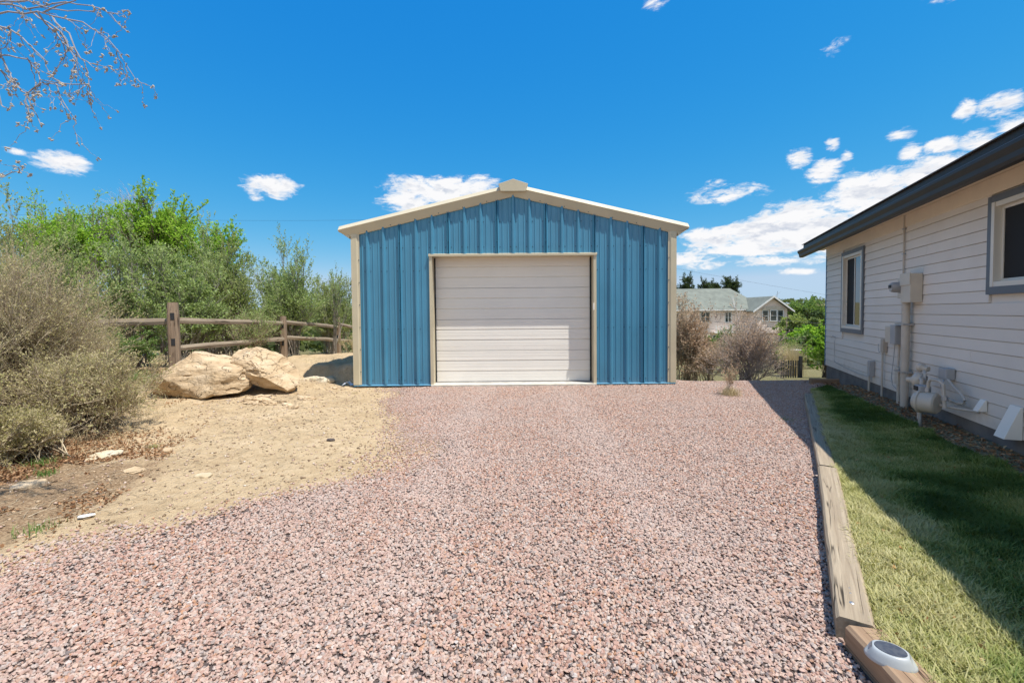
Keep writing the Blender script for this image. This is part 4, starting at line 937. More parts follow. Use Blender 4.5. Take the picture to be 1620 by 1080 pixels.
# bank rocks beside the garage
for i, (x, y, s) in enumerate([(-3.75, 8.75, .16), (-3.95, 8.95, .2), (-3.62, 9.05, .13), (-4.15, 8.55, .17)]):
    boulder('bank_rock', (x, y, H(x, y) + s * .1), (s, s * .8, s * .55), 50 + i, [((0, -1, .3), .6)],
            ['lowest pale rock in the cut bank left of the garage', 'largest pale rock in the cut bank by the garage', 'pale bank rock closest to the garage shadow', 'pale bank rock behind the smaller boulder'][i], 'rock', 4, i, .12, mat=M_rock2)
for i, (x, y, sx, sy, sz, lb, m) in enumerate([(-2.72, 3.95, .075, .05, .02, 'flat cream stone lying on the sand near the gravel', M_rock2), (-3.99, 3.70, .11, .08, .04, 'tan angular rock half buried in litter under the dry bush', M_rock),
        (-4.05, 4.45, .17, .1, .03, 'flat sandy slab beside the dry bush', M_rock2), (-3.62, 4.72, .06, .045, .04, 'small upright tan stone on the edge of the leaf litter', M_rock), (-3.45, 4.10, .10, .07, .018, 'low buried sandstone patch in the sand', M_rock)]):
    boulder('stone', (x, y, H(x, y) + sz * .3), (sx, sy, sz), 70 + i, [((0, 0, 1), .7)], lb, 'stone', 4, i * .7, .1, mat=m)
o = boulder('stone_shard', (-2.98, 3.13, .015), (.05, .02, .009), 90, [], 'white stone shard at the gravel edge', 'stone', 3, .5, .08, mat=painted('white_stone', (.78, .77, .74), .7))
# scatter of small debris over the sand: pebbles and bark crumbs
n = 4200; rng = np.random.default_rng(77); dx = rng.uniform(-4.6, -1.2, n * 3); dy = rng.uniform(2.8, 8.6, n * 3); k = (dx < gravel_edge_x(dy) + .1) & (dx > -4.9); dx, dy = dx[k][:n], dy[k][:n]; n = len(dx)
oc = np.array([(1, 0, 0), (0, 1, 0), (-1, 0, 0), (0, -1, 0), (0, 0, 1), (0, 0, -1)], float); of = np.array([(0, 1, 4), (1, 2, 4), (2, 3, 4), (3, 0, 4), (1, 0, 5), (2, 1, 5), (3, 2, 5), (0, 3, 5)])
sz = (rng.uniform(.3, 1, n) ** 2.2 * .016 + .003)[:, None, None]; V = oc[None] * sz * rng.uniform(.5, 1.4, (n, 6, 3)) * np.array([1, 1, .55]) + np.stack([dx, dy, height(dx, dy) + .003], 1)[:, None, :]
F = (of[None] + np.arange(n)[:, None, None] * 6).reshape(-1, 3)
M_deb = material('sand_debris', lambda b: pbsdf(b, b.ramp(b.attr('rnd'), [(0, (.12, .075, .045)), (.3, (.30, .21, .13)), (.6, (.50, .38, .25)), (.9, (.46, .32, .27)), (1, (.62, .55, .46))]), .9, spec=.2))
tag(raw('sand_debris', V.reshape(-1, 3), F, M_deb, rnd=np.repeat(rng.random(n), 8)), kind='stuff')
# leaf litter under the dry bush
def litter(name, n, fx, mat, L=.028, W=.018, seed=1):
    rng = np.random.default_rng(seed); x, y = fx(rng, n); P = np.stack([x, y, height(x, y) + rng.uniform(.001, .02, len(x))], 1); D = rng.normal(0, 1, (len(x), 3)) * np.array([1, 1, .35])
    V, F = leaves_mesh(P, D, L, W, rng, .3); return tag(raw(name, V, F, mat, rnd=rng.random(len(F))), kind='stuff')
M_litter = leafmat('brown_leaf_litter', [(0, (.10, .055, .03)), (.4, (.26, .13, .06)), (.75, (.42, .25, .13)), (1, (.52, .40, .24))], .1, tc=(.4, .22, .1))
def fx(rng, n):
    a = rng.random(n * 3); x = rng.normal(-4.3, .75, n * 3); y = rng.normal(3.9, .75, n * 3); k = (x < gravel_edge_x(y) - .1 + rng.normal(0, .12, n * 3)) & (x > -6.5) & (fbm(x * 2, y * 2, 3, 66) > .42) & (x < -2.9 - (y - 3) * .35 ); return x[k][:n], y[k][:n]
litter('leaf_litter', 12000, fx, M_litter)
def fx2(rng, n):
    x = rng.uniform(-8.5, -4.9, n * 2); y = rng.uniform(6.5, 10.5, n * 2); k = fbm(x * 1.7, y * 1.7, 3, 12) > .5; return x[k][:n], y[k][:n]
def fx4(rng, n):
    y = rng.uniform(2.5, 8.8, n); x = 6.3 + (y - 9.1) * (U.x / U.y) - rng.uniform(.03, .55, n); return x, y
_x, _y = fx4(np.random.default_rng(2), 3500); _P = np.stack([_x, _y, np.where(_y < 7.55, lawn_z(_x, _y), height(_x, _y)) + .008], 1); _rg = np.random.default_rng(4); _V, _F = leaves_mesh(_P, _rg.normal(0, 1, (3500, 3)) * np.array([1, 1, .25]), .04, .018, _rg, .3)
tag(raw('bark_mulch', _V, _F, M_litter, rnd=_rg.random(3500)), kind='stuff')
litter('leaf_litter', 6000, fx2, M_litter, .03, .02, 5)
# bark chips and twigs lying about: one stuff
rng = np.random.default_rng(5); n = 1500; x = rng.normal(-3.6, 1.0, n); y = rng.uniform(2.9, 7.5, n); k = x < gravel_edge_x(y) + .3; x, y = x[k], y[k]; n = len(x); th = rng.uniform(0, 3.14, n); L = rng.uniform(.02, .13, n)
P0 = np.stack([x, y, height(x, y) + .006], 1); P2 = P0 + np.stack([np.cos(th) * L, np.sin(th) * L, rng.uniform(-.2, .4, n) * L * .4], 1); P1 = (P0 + P2) / 2 + rng.normal(0, .006, (n, 3))
V, F, Rn = curves_mesh([(P0, P1, P2, rng.uniform(.0012, .003, n), rng.uniform(.0008, .0015, n))], [2], 3); tag(raw('fallen_twigs', V, F, M_bark_tan, rnd=Rn), kind='stuff')

# ------------------------------------------------------------------ split rail fence
M_rail = wood('fence_wood', (.40, .33, .24), (.17, .115, .075), 'X'); M_post = wood('fence_post_wood', (.36, .27, .19), (.15, .095, .06), 'Z')
fe = thing('split_rail_fence', (-5.85, 7.85, H(-5.85, 7.85)), 'weathered split rail fence running behind the boulders to the garage', 'fence')
F0 = fe.location.copy()
def fpost(x, y, ztop, w, rz):
    z0 = H(x, y) - .25; mb = MB(); h = ztop - z0; n = 8; vs = []; ch = .02
    prof = [(-w / 2 + ch, -w / 2), (w / 2 - ch, -w / 2), (w / 2, -w / 2 + ch), (w / 2, w / 2 - ch), (w / 2 - ch, w / 2), (-w / 2 + ch, w / 2), (-w / 2, w / 2 - ch), (-w / 2, -w / 2 + ch)]
    for i in range(n + 1):
        t = i / n; sc = 1 - .04 * t if i < n else .80
        for j, (a, b_) in enumerate(prof):
            e = mnoise.noise(Vector((t * 3, j * 2.1, x))) * .008; vs.append(((a + e) * sc, (b_ + e) * sc, t * h - (.0 if i < n else -.02)))
    fs = [(i * 8 + j, i * 8 + (j + 1) % 8, (i + 1) * 8 + (j + 1) % 8, (i + 1) * 8 + j) for i in range(n) for j in range(8)] + [tuple(range(8))[::-1], tuple(range(n * 8, n * 8 + 8))]
    mb.add(vs, fs); o = mb.build('post', M_post, fe, loc=Vector((x, y, z0)) - F0); o.rotation_euler = (0, 0, rz)
    hb = MB(); 
    for zz in (ztop - .22, ztop - .66): hb.box(-.028, .028, -w / 2 - .003, w / 2 + .003, zz - z0 - .06, zz - z0 + .06)
    q = hb.build('mortise', M_dark, o); return o
def rail(a, b_, th=.10, seed=0):
    a = Vector(a); b_ = Vector(b_); d = b_ - a; L = d.length; n = 14; vs = []
    prof = [(-.035, -.05), (.03, -.055), (.045, -.01), (.035, .045), (-.02, .05), (-.045, .0)]; m = 6
    for i in range(n + 1):
        t = i / n; e = min(t, 1 - t) * L; sc = .55 + .45 * min(1, e / .3); wob = mnoise.noise(Vector((t * 2.5, seed, 1))) * .025; wz = mnoise.noise(Vector((t * 2.2, seed, 7))) * .03
        for j, (y, z) in enumerate(prof):
            k = 1 + mnoise.noise(Vector((t * 5, j * 1.7, seed))) * .22; vs.append((t * L, y * k * sc * th / .1 + wob, z * k * sc * th / .1 + wz))
    fs = [(i * m + j, i * m + (j + 1) % m, (i + 1) * m + (j + 1) % m, (i + 1) * m + j) for i in range(n) for j in range(m)] + [tuple(range(m))[::-1], tuple(range(n * m, n * m + m))]
    mb = MB(); mb.add(vs, fs); o = mb.build('rail', M_rail, fe, loc=a - F0); o.rotation_euler = (0, -math.atan2(d.z, math.hypot(d.x, d.y)), math.atan2(d.y, d.x)); return o
posts = [(-5.84, 7.85, 1.60, .165, rad(28)), (-5.78, 11.5, 1.33, .14, rad(10)), (-5.93, 15.5, 1.27, .14, 0), (-8.9, 8.1, 1.45, .15, 0), (-11.9, 8.3, 1.4, .15, 0), (-5.4, 19.5, .9, .14, 0)]
for p in posts: fpost(*p)
rail((-8.9, 8.1, 1.22), (-5.80, 7.87, 1.30), .115, 1)
rail((-5.87, 7.80, 1.32), (-5.76, 11.55, 1.17), .10, 3); rail((-5.87, 7.84, .82), (-5.76, 11.5, .78), .10, 4)
rail((-5.78, 11.4, 1.22), (-5.93, 15.5, .95), .10, 5); rail((-5.78, 11.4, .82), (-5.93, 15.5, .50), .10, 6)
rail((-5.95, 15.4, 1.05), (-5.4, 19.5, .55), .10, 7); rail((-5.95, 15.4, .5), (-5.4, 19.5, .05), .10, 8); rail((-11.9, 8.3, 1.15), (-8.9, 8.1, 1.2), .11, 9)

# ------------------------------------------------------------------ shrubs and trees on the left
gsh = 'grey green shrubs behind the fence'
SH = dict(cat='shrub', mt=M_bark_grey, group=gsh)
specs = [ # x, y, rx, ry, h, seed, label
 (-9.6, 9.3, 1.5, 1.0, 2.6, 11, 'dense sage green shrub rising behind the dry bush', M_leaf_sage),
 (-8.2, 9.8, 1.4, 1.0, 2.55, 12, 'sage green shrub behind the left fence rail', M_leaf_sage),
 (-7.0, 9.6, 1.3, .9, 2.35, 13, 'sage green shrub just left of the near fence post', M_leaf_sage),
 (-8.0, 12.2, 1.6, 1.2, 3.2, 14, 'taller twiggy shrub with sparse upright tips below the bright tree', M_leaf_sage),
 (-6.9, 10.9, .95, .9, 2.7, 15, 'olive shrub between the near and middle fence posts', M_leaf_olive),
 (-6.4, 13.0, 1.2, 1.1, 3.1, 16, 'tall upright shrub with pointed sprigs behind the middle fence post', M_leaf_sage),
 (-6.95, 14.0, .9, .8, 2.5, 17, 'spreading low shrub behind the rails past the middle fence post', M_leaf_sage),
 (-7.4, 15.0, 1.7, 1.2, 3.3, 18, 'distant sage shrub behind the farthest fence post', M_leaf_sage),
 (-11.2, 10.2, 1.6, 1.2, 3.2, 19, 'sage shrub at the left edge behind the dry bush', M_leaf_olive),
 (-6.6, 16.9, 1.2, 1.0, 2.7, 20, 'low pale shrub beyond the last fence post', M_leaf_olive),
 (-7.4, 18.6, 1.6, 1.2, 3.1, 21, 'farthest sage shrub filling the view beside the garage corner', M_leaf_sage)]
for i, (x, y, rx, ry, h, sd, lb, ml) in enumerate(specs):
    plant('shrub', (x, y), rx, ry, h, lb, stems=38, n1=12, n2=6, leaves=7, leaf=(.056, .027), ml=ml, r=.013, seed=sd, zc=.40, up=.5, spread=.45, l1=.25, l2=.12, base_r=.4, shell=.1, jag=.5, lowcut=-.45, sprig=.3, **SH)
# slender sprig shrub by the garage corner
plant('shrub', (-5.15, 13.2), .45, .4, 2.95, 'thin shrub with a few pale sprigs showing against the sky left of the garage', 'shrub', gsh, stems=9, n1=7, n2=4, leaves=5, leaf=(.045, .02), mt=M_bark_grey, ml=M_leaf_sage, seed=33, up=.8, spread=.3, l1=.2, l2=.1, zc=.5)
# low scrub under the fence
for i, (x, y, h, lb) in enumerate([(-7.2, 8.5, .75, 'low leafy green bush under the left rail'), (-5.95, 10.3, 1.35, 'tangled low bush growing through the rails behind the boulders'), (-8.3, 8.6, .9, 'low green bush beside the dry bush'), (-4.7, 13.6, .6, 'dry low scrub beyond the cut bank')]):
    plant('low_bush', (x, y), .6, .45, h, lb, 'bush', stems=24, n1=8, n2=5, leaves=(6, 3, 6, 2)[i], leaf=(.035, .02), mt=(M_bark_brown, M_bark_tan, M_bark_brown, M_bark_tan)[i], ml=(M_leaf_mid, M_leaf_sage, M_leaf_mid, M_leaf_bud)[i], r=.008, seed=60 + i, zc=.45, l1=.4, l2=.2, base_r=.2)
# bright green trees
plant('leafy_tree', (-10.4, 13.6), 1.8, 1.5, 5.6, 'bright spring green tree with a pointed top behind the shrubs', 'tree', stems=36, n1=9, n2=6, leaves=6, leaf=(.09, .05), mt=M_bark_brown, ml=M_leaf_bright, r=.03, seed=41, zc=.42, trunk=(1.3, .12), l1=.17, l2=.075, up=.5, spread=.5, shell=.15, jag=.6)
plant('leafy_tree', (-13.4, 14.4), 2.0, 1.5, 5.5, 'green tree near the left edge with thin airy top', 'tree', stems=40, n1=8, n2=6, leaves=5, leaf=(.075, .04), mt=M_bark_grey, ml=M_leaf_bright, r=.03, seed=42, zc=.45, trunk=(1.2, .12), l1=.18, l2=.08, up=.45, spread=.5, shell=.2, jag=.4)
plant('leafy_tree', (-8.75, 13.3), 1.0, .9, 4.25, 'small rounded bright green tree right of the pointed one', 'tree', stems=30, n1=8, n2=6, leaves=6, leaf=(.07, .045), mt=M_bark_brown, ml=M_leaf_bright, r=.02, seed=44, zc=.5, trunk=(1.0, .07), l1=.18, l2=.08)
plant('leafy_tree', (-11.9, 12.0), 1.0, .8, 4.1, 'small bright green tree in the gap between the two taller ones', 'tree', stems=26, n1=8, n2=6, leaves=6, leaf=(.07, .045), mt=M_bark_brown, ml=M_leaf_bright, r=.02, seed=45, zc=.5, trunk=(1.0, .07), l1=.18, l2=.08)
plant('bare_tree', (-13.6, 16.5), 1.4, 1.2, 5.9, 'pale bare twiggy tree showing above the green crowns', 'tree', stems=30, n1=9, n2=7, leaves=1, leaf=(.03, .02), mt=twigmat('pale_twigs', [(0, (.34, .32, .36)), (1, (.55, .52, .56))]), ml=M_leaf_bud, r=.022, seed=46, zc=.55, trunk=(1.5, .1), l1=.2, l2=.1, up=.5)
# big dry bush in the foreground
for i, (x, y, rx, ry, h, sd, lb, st) in enumerate([(-6.25, 5.7, 1.55, 1.2, 2.4, 51, 'large dry tan bush at the left edge, tallest of the dry bushes', 120), (-5.0, 5.3, 1.1, .75, 1.05, 52, 'low dry bush spreading from the large one towards the sand', 90),
      (-6.9, 7.0, .9, .6, 1.15, 53, 'dry grey bush between the large dry bush and the fence', 70), (-4.75, 4.35, .75, .55, .62, 54, 'lowest dry bush in the leaf litter at the left edge', 60), (-6.0, 4.6, 1.0, .8, 1.5, 55, 'dry bush at the very left edge', 70)]):
    plant('dry_bush', (x, y), rx, ry, h, lb, 'bush', 'dry bushes at the left edge', stems=st, n1=11, n2=7, leaves=3, leaf=(.027, .013), mt=M_bark_tan, ml=M_leaf_bud, r=.0095, seed=sd, zc=.40, up=.25, spread=.5, l1=.28, l2=.16, base_r=.5, shell=.05, jag=.45, lowcut=-.5)
# dry grass heads and green tufts round the bushes
pts = [(x, y, H(x, y)) for x, y in [(-4.75, 5.5), (-4.5, 4.9), (-5.0, 6.1), (-5.3, 6.5), (-4.8, 4.4), (-5.6, 7.3), (-6.4, 7.4), (-6.0, 7.9), (-4.75, 8.3), (-4.3, 9.8), (-3.8, 10.0), (-3.4, 9.9), (-4.9, 10.5)]]
tag(tuft(pts, .16, 1500, M_straw, 'dry_grass', spread=.26, lean=2.2, w=.0011, seed=1), kind='stuff')
rngp = np.random.default_rng(88); gp = [(x, y, H(x, y)) for x, y in zip(rngp.normal(-5.5, .9, 60), rngp.normal(5.9, 1.0, 60)) if x < -4.7 and y < 6.6]
tag(tuft(gp, .12, 2400, M_straw, 'dry_grass', spread=.25, lean=2.2, w=.0012, seed=8), kind='stuff')
pts = [(x, y, H(x, y)) for x, y in [(-6.3, 7.5), (-6.7, 7.7), (-6.9, 8.1), (-7.4, 7.6), (-3.12, 2.95), (-4.1, 3.95), (-4.4, 4.2), (-4.6, 3.6), (-3.9, 4.9), (3.48, 5.73), (3.12, 4.99), (-2.75, 7.9)]]
tag(tuft(pts[:4], .10, 2400, M_leaf_mid, 'green_grass', spread=.2, lean=.9, seed=2), kind='stuff')
for i, (p, lb) in enumerate(zip(pts[4:], ['green weed tuft at the gravel edge near the bottom left', 'green weed in the leaf litter', 'green weed clump below the low dry bush', 'pale green weed at the left edge', 'small weed beside the flat slab', 'larger green weed in the gravel by the far timber', 'tiny weed in the gravel by the timber joint', 'yellowish weed on the sand near the garage'])):
    wr_ = thing('weed', p, lb, 'weed'); tag(tuft([(0, 0, 0)], (.06, .07, .09, .10, .05, .035, .025, .05)[i], (90, 110, 160, 160, 60, 90, 45, 50)[i], (M_leaf_mid, M_leaf_mid, M_leaf_mid, M_leaf_olive, M_leaf_olive, M_leaf_mid, M_leaf_mid, M_straw)[i], 'blades', parent=wr_, spread=(.05, .04, .06, .07, .03, .06, .03, .03)[i], lean=1.3, w=.002, seed=20 + i), kind='stuff')

# ------------------------------------------------------------------ bare tree reaching in at the upper left
bt = thing('bare_tree', (-6.6, 3.1, H(-6.6, 3.1)), 'bare budding tree whose twigs hang in at the upper left', 'tree')
B0 = bt.location.copy(); M_twig = twigmat('budding_twig_bark', [(0, (.22, .20, .20)), (.5, (.44, .41, .41)), (1, (.62, .59, .59))])
mb = MB(); mb.tube([(0, 0, -.2), (.05, .02, 1.2), (-.05, .0, 2.4), (.05, 0, 3.6), (.0, .05, 4.8)], [.14, .12, .10, .07, .03], 10); mb.build('trunk', M_bark_grey, bt, smooth=True)
W_ = lambda x, y, z: Vector((x, y, z)) - B0
mb = MB()
for l, r_ in (([( -6.6, 3.1, 2.6), (-5.2, 3.0, 3.3), (-4.2, 3.0, 3.42), (-3.3, 3.0, 3.36)], [.06, .04, .022, .010]), ([(-6.6, 3.1, 2.9), (-5.0, 3.2, 3.6), (-4.0, 3.15, 3.6), (-3.5, 3.1, 3.5)], [.05, .03, .02, .009]),
              ([(-6.6, 3.1, 2.3), (-5.2, 2.9, 2.9), (-4.2, 2.95, 3.05), (-3.35, 3.0, 3.05)], [.05, .03, .018, .008]), ([(-6.6, 3.1, 2.0), (-5.0, 3.1, 2.35), (-4.2, 3.05, 2.3), (-3.45, 3.0, 2.31)], [.04, .02, .012, .006])):
    mb.tube([W_(*p) for p in l], r_, 7)
mb.build('limb', M_twig, bt, smooth=True)
TW = [[(-3.3, 3, 3.36), (-3.04, 3, 3.36), (-2.75, 3, 3.29), (-2.59, 3, 3.2), (-2.42, 3, 2.93)], [(-3.3, 3.0, 3.05), (-3.29, 3, 3.10), (-3.13, 3.02, 3.08), (-3.05, 3.02, 2.94), (-2.79, 3.05, 2.93), (-2.77, 3.05, 2.87)],
      [(-3.05, 3.02, 2.93), (-2.95, 3, 2.9), (-2.83, 3, 2.69)], [(-3.05, 3.02, 2.93), (-3.14, 3, 2.84), (-3.05, 3, 2.65)], [(-3.35, 3, 3.05), (-3.18, 3.02, 2.88), (-3.14, 3, 2.84), (-3.12, 3, 2.72)],
      [(-3.04, 3, 3.36), (-2.92, 3.05, 3.2), (-2.8, 3.05, 3.08), (-2.77, 3.05, 2.92)], [(-2.95, 3, 3.34), (-2.8, 2.95, 3.2), (-2.72, 2.95, 3.04), (-2.62, 2.95, 2.97)], [(-3.35, 3, 3.05), (-3.31, 3, 2.78), (-3.25, 3, 2.75)],
      [(-3.45, 3.0, 2.31), (-3.33, 3, 2.32), (-3.2, 3, 2.35)], [(-3.5, 3.1, 3.5), (-3.2, 3.1, 3.45), (-2.95, 3.1, 3.50), (-2.72, 3.1, 3.46), (-2.55, 3.1, 3.30)], [(-3.2, 3.1, 3.45), (-3.0, 3.1, 3.3), (-2.9, 3.1, 3.12), (-2.93, 3.1, 3.0)],
      [(-3.35, 3, 3.3), (-3.15, 3, 3.22), (-3.0, 3, 3.05), (-2.98, 3, 2.98)], [(-3.35, 3, 3.2), (-3.25, 3, 3.0), (-3.2, 3, 2.93)], [(-3.0, 3, 3.35), (-2.85, 3, 3.42), (-2.7, 3, 3.5)], [(-3.3, 3, 3.42), (-3.1, 3, 3.44), (-2.85, 3, 3.36), (-2.62, 3, 3.38)]]
rng = np.random.default_rng(9); mb = MB(); buds = MB(); rr = random.Random(6)
def bud(p, s):
    buds.lathe(W_(*p), (rr.uniform(-1, 1), rr.uniform(-1, 1), rr.uniform(-.8, .6)), [(-s, .0015), (-s * .3, s * .55), (s * .5, s * .5), (s * 1.3, .001)], 5)
def twig(pts, r, depth):
    pts = [Vector(p) for p in pts]; sm_ = []
    for a, c in zip(pts[:-1], pts[1:]):
        for t in (0, .33, .66): sm_.append(a.lerp(c, t) + Vector((rr.uniform(-1, 1), rr.uniform(-1, 1), rr.uniform(-1, 1))) * .009)
    sm_.append(pts[-1]); n = len(sm_); mb.tube([p - B0 for p in sm_], [r * (1 - .65 * i / (n - 1)) for i in range(n)], 5)
    for i, p in enumerate(sm_[1:]):
        if rr.random() < .3: bud(p, rr.uniform(.004, .008))
        if depth > 0 and rr.random() < .36:
            d = (sm_[i + 1] - sm_[i]).normalized() + Vector((rr.uniform(-1, 1), rr.uniform(-.5, .5), rr.uniform(-1.1, .6))); d.normalize(); L = rr.uniform(.05, .2); twig([p, p + d * L * .5 + Vector((0, 0, -.01)), p + d * L], r * .55, depth - 1)
    for _ in range(3): bud(sm_[-1] + Vector((rr.uniform(-.01, .01), 0, rr.uniform(-.01, .01))), rr.uniform(.006, .011))
for t in TW:
    mb = MB(); twig(t, .0058, 2); mb.build('twig', M_twig, bt); M_bud = leafmat('tan_buds', [(0, (.30, .18, .10)), (1, (.50, .36, .22))], .2)
tag(buds.build('buds', painted('tan_bud', (.42, .37, .30), .8), bt), kind='stuff')

# ------------------------------------------------------------------ right side: dried bushes, weed, background
plant('dried_bush', (4.35, 11.3), .8, .7, 2.4, 'dense tan leaved dried bush against the right wall of the garage', 'bush', stems=60, n1=9, n2=6, leaves=4, leaf=(.042, .028), mt=M_bark_tan, ml=M_leaf_dry, r=.011, seed=81, zc=.36, l1=.2, l2=.1, base_r=.45, shell=.05, up=.35, lowcut=-.6, jag=.45)
plant('dried_bush', (5.35, 10.3), 1.25, .9, 1.95, 'open grey branched bush with reddish tan buds right of the dense one', 'bush', stems=64, n1=9, n2=6, leaves=2, leaf=(.034, .022), mt=twigmat('mauve_grey_twigs', [(0, (.24, .19, .16)), (.5, (.46, .38, .33)), (1, (.66, .58, .51))]), ml=M_leaf_dry, r=.012, seed=82, zc=.34, l1=.3, l2=.14, base_r=.26, up=.3, lowcut=-.5, shell=.05, jag=.5)
plant('dried_bush', (4.75, 10.9), .6, .5, 1.15, 'small bare reddish bush filling the gap between the two dried bushes', 'bush', stems=36, n1=8, n2=6, leaves=2, leaf=(.03, .02), mt=M_bark_tan, ml=M_leaf_dry, r=.008, seed=89, zc=.4, l1=.3, l2=.15, base_r=.2, lowcut=-.4, shell=.05)
plant('dead_weed', (3.59, 7.48), .16, .14, .62, 'thin dead weed standing alone in the gravel right of the garage', 'weed', stems=9, n1=6, n2=4, leaves=3, leaf=(.022, .012), mt=M_bark_tan, ml=M_leaf_dry, r=.004, seed=83, zc=.5, l1=.25, l2=.12, base_r=.05, up=.6)
g_ = thing('grass_clump', (3.59, 7.48, 0), 'clump of dry grass round the foot of the dead weed', 'grass clump'); tag(tuft([(0, 0, 0)], .15, 520, M_straw, 'blades', parent=g_, spread=.07, lean=1.2, w=.002, seed=84), kind='stuff')
g_ = thing('grass_clump', (9.1, 14.8, H(9.1, 14.8)), 'yellow ornamental grass clump beyond the gravel', 'grass clump'); tag(tuft([(0, 0, 0)], 1.05, 1100, M_straw, 'blades', parent=g_, spread=.12, lean=.6, w=.006, seed=85), kind='stuff')
plant('leafy_shrub', (8.9, 12.9), .42, .42, 1.55, 'bright green leafy shrub beside the far corner of the cream house', 'shrub', stems=26, n1=8, n2=5, leaves=7, leaf=(.06, .04), mt=M_bark_brown, ml=M_leaf_bright, r=.01, seed=86, zc=.5, l1=.3, l2=.14)
plant('green_shrub', (10.8, 18.5), 1.0, .9, 1.5, 'pale green spreading shrub on the slope below the gravel', 'shrub', stems=26, n1=8, n2=5, leaves=6, leaf=(.07, .04), mt=M_bark_brown, ml=M_leaf_olive, r=.012, seed=87, l1=.3, l2=.14)
plant('green_shrub', (9.6, 20.5), 1.1, .9, 1.9, 'dark green shrub between the tan bush and the yellow grass', 'shrub', stems=26, n1=8, n2=5, leaves=6, leaf=(.08, .05), mt=M_bark_brown, ml=M_leaf_mid, r=.012, seed=88, l1=.3, l2=.14)
# little wire fence
wf = thing('garden_fence', (7.9, 12.9, H(7.9, 12.9)), 'low garden fence of thin black pickets beyond the gravel', 'fence')
for k in range(9):
    x = -.25 + k * .075; y = .0 + k * .01; z = H(7.9 + x, 12.9 + y) - wf.location.z; mb = MB(); w_ = .035 if k == 8 else .012; mb.box(x - w_, x + w_, y - w_, y + w_, z - .1, z + (.62 if k == 8 else .5)); mb.build('picket', M_dark, wf)
mb = MB(); mb.tube([(-.25, 0, .38), (.05, .04, .38), (.35, .08, .37)], .008, 5); mb.build('rail', M_dark, wf)
bth = thing('bird_bath', (9.75, 15.6, H(9.75, 15.6)), 'white bird bath on a thin stand beyond the pickets', 'bird bath')
mb = MB(); mb.lathe((0, 0, 0), (0, 0, 1), [(.0, .13), (.04, .12), (.06, .03), (.75, .025), (.8, .05)], 12); mb.build('stand', M_steelg, bth, smooth=True)
mb = MB(); mb.lathe((0, 0, .8), (0, 0, 1), [(0, .05), (.04, .13), (.07, .17), (.08, .17), (.06, .1), (.06, 0)], 16); mb.build('bowl', M_doorw, bth, smooth=True)
# mid-distance trees
for i, (x, y, r_, h, nm, lb, ml) in enumerate([(27.5, 44, 2.2, 4.2, 'round_tree', 'round olive tree beside the far house', M_leaf_olive), (46, 72, 4.6, 9.0, 'round_tree', 'wide dark green tree in the valley beyond the far house', M_leaf_mid),
      (40, 60, 2.6, 5.6, 'conifer', 'dark conifer right of the far house near the cream house edge', M_leaf_dark), (19.5, 30, 1.8, 2.6, 'round_tree', 'bright green small tree on the slope', M_leaf_bright),
      (23.5, 36, 1.9, 3.2, 'conifer', 'dark green juniper on the slope below the far house', M_leaf_dark), (34.5, 55, 1.8, 4.0, 'round_tree', 'yellowish green tree right behind the far house corner', M_leaf_olive), (16.6, 26, 1.3, 1.9, 'round_tree', 'low green tree behind the pale shrub', M_leaf_mid),
      (21.5, 31.5, 1.5, 2.7, 'conifer', 'dense dark juniper at the edge of the cream house', M_leaf_dark)]):
    plant(nm, (x, y), r_, r_, h, lb, 'tree', stems=44, n1=8, n2=5, leaves=6, leaf=(.10 + y * .0032, .06 + y * .002), mt=M_bark_brown, ml=ml, r=.03, seed=100 + i, zc=.45, trunk=(.6, .12), l1=.22, l2=.1, shell=.1)
# pines behind the far house
gp_ = 'pines behind the far house'
for i, (px, w_, top) in enumerate([(33.6, 1.8, 10.6), (29.9, 1.7, 9.6), (31.4, 1.2, 9.2), (27.0, 1.6, 10.0), (24.9, 1.3, 8.6)]):
    plant('pine_tree', (px * 80 / 70, 80), w_, w_, top + 3.2, ['rounded dark pine at the right end of the row behind the far house', 'dark pine second from the right, behind the grey green roof', 'leaning thin pine in the middle behind the far roof', 'tall dark pine near the left of the row behind the far roof', 'leftmost small pine behind the far roof'][i], 'pine tree', gp_,
          stems=34, n1=9, n2=5, leaves=7, leaf=(.30, .09), mt=M_bark_brown, ml=M_leaf_dark, r=.06, seed=120 + i, zc=.62, trunk=(4.5, .2), l1=.1, l2=.05, shell=.1, jag=.5)

# ------------------------------------------------------------------ far house
M_fs = painted('pink_beige_stucco', (.86, .70, .60), .85, .06, .4); M_fr = painted('grey_green_shingles', (.17, .185, .155), .9, .18, 1.2, 0, .3); M_fw = painted('white_fascia', (.75, .74, .71), .6)
fh = thing('far_house', (35, 62, -4.2), 'beige two storey house with grey green roof and arched bay window', 'house')
def fp(px, py, y):    # metres at distance y from the house plan scale
    return None
# local coordinates: origin (35,62,-4.2); eave at z=5.75, gable wall x -1.7..2.5
mb = MB(); mb.box(-12.5, -1.71, 2.2, 12, 0, 5.7); mb.box(-1.69, 1.9, .6, 12, 0, 2.45); mb.build('wall', M_fs, fh)
mb = MB(); mb.box(-1.7, 2.5, 0, 12, 2.4, 5.7); mb.prism([(-1.7, 5.7), (2.5, 5.7), (.4, 7.25)], 'y', 0, .3); mb.build('gable_wall', M_fs, fh)
mb = MB(); mb.prism([(1.6, 5.55), (1.6, 5.68), (7.2, 8.85), (12.9, 5.68), (12.9, 5.55), (7.2, 8.72)], 'x', -13.2, -1.9)
mb.add([(-1.9, 1.6, 5.68), (-1.9, 7.2, 8.85), (-1.9, 12.9, 5.68), (1.2, 7.2, 7.2)], [(0, 1, 3), (1, 2, 3), (0, 2, 1), (0, 3, 2)]); mb.build('roof', M_fr, fh)
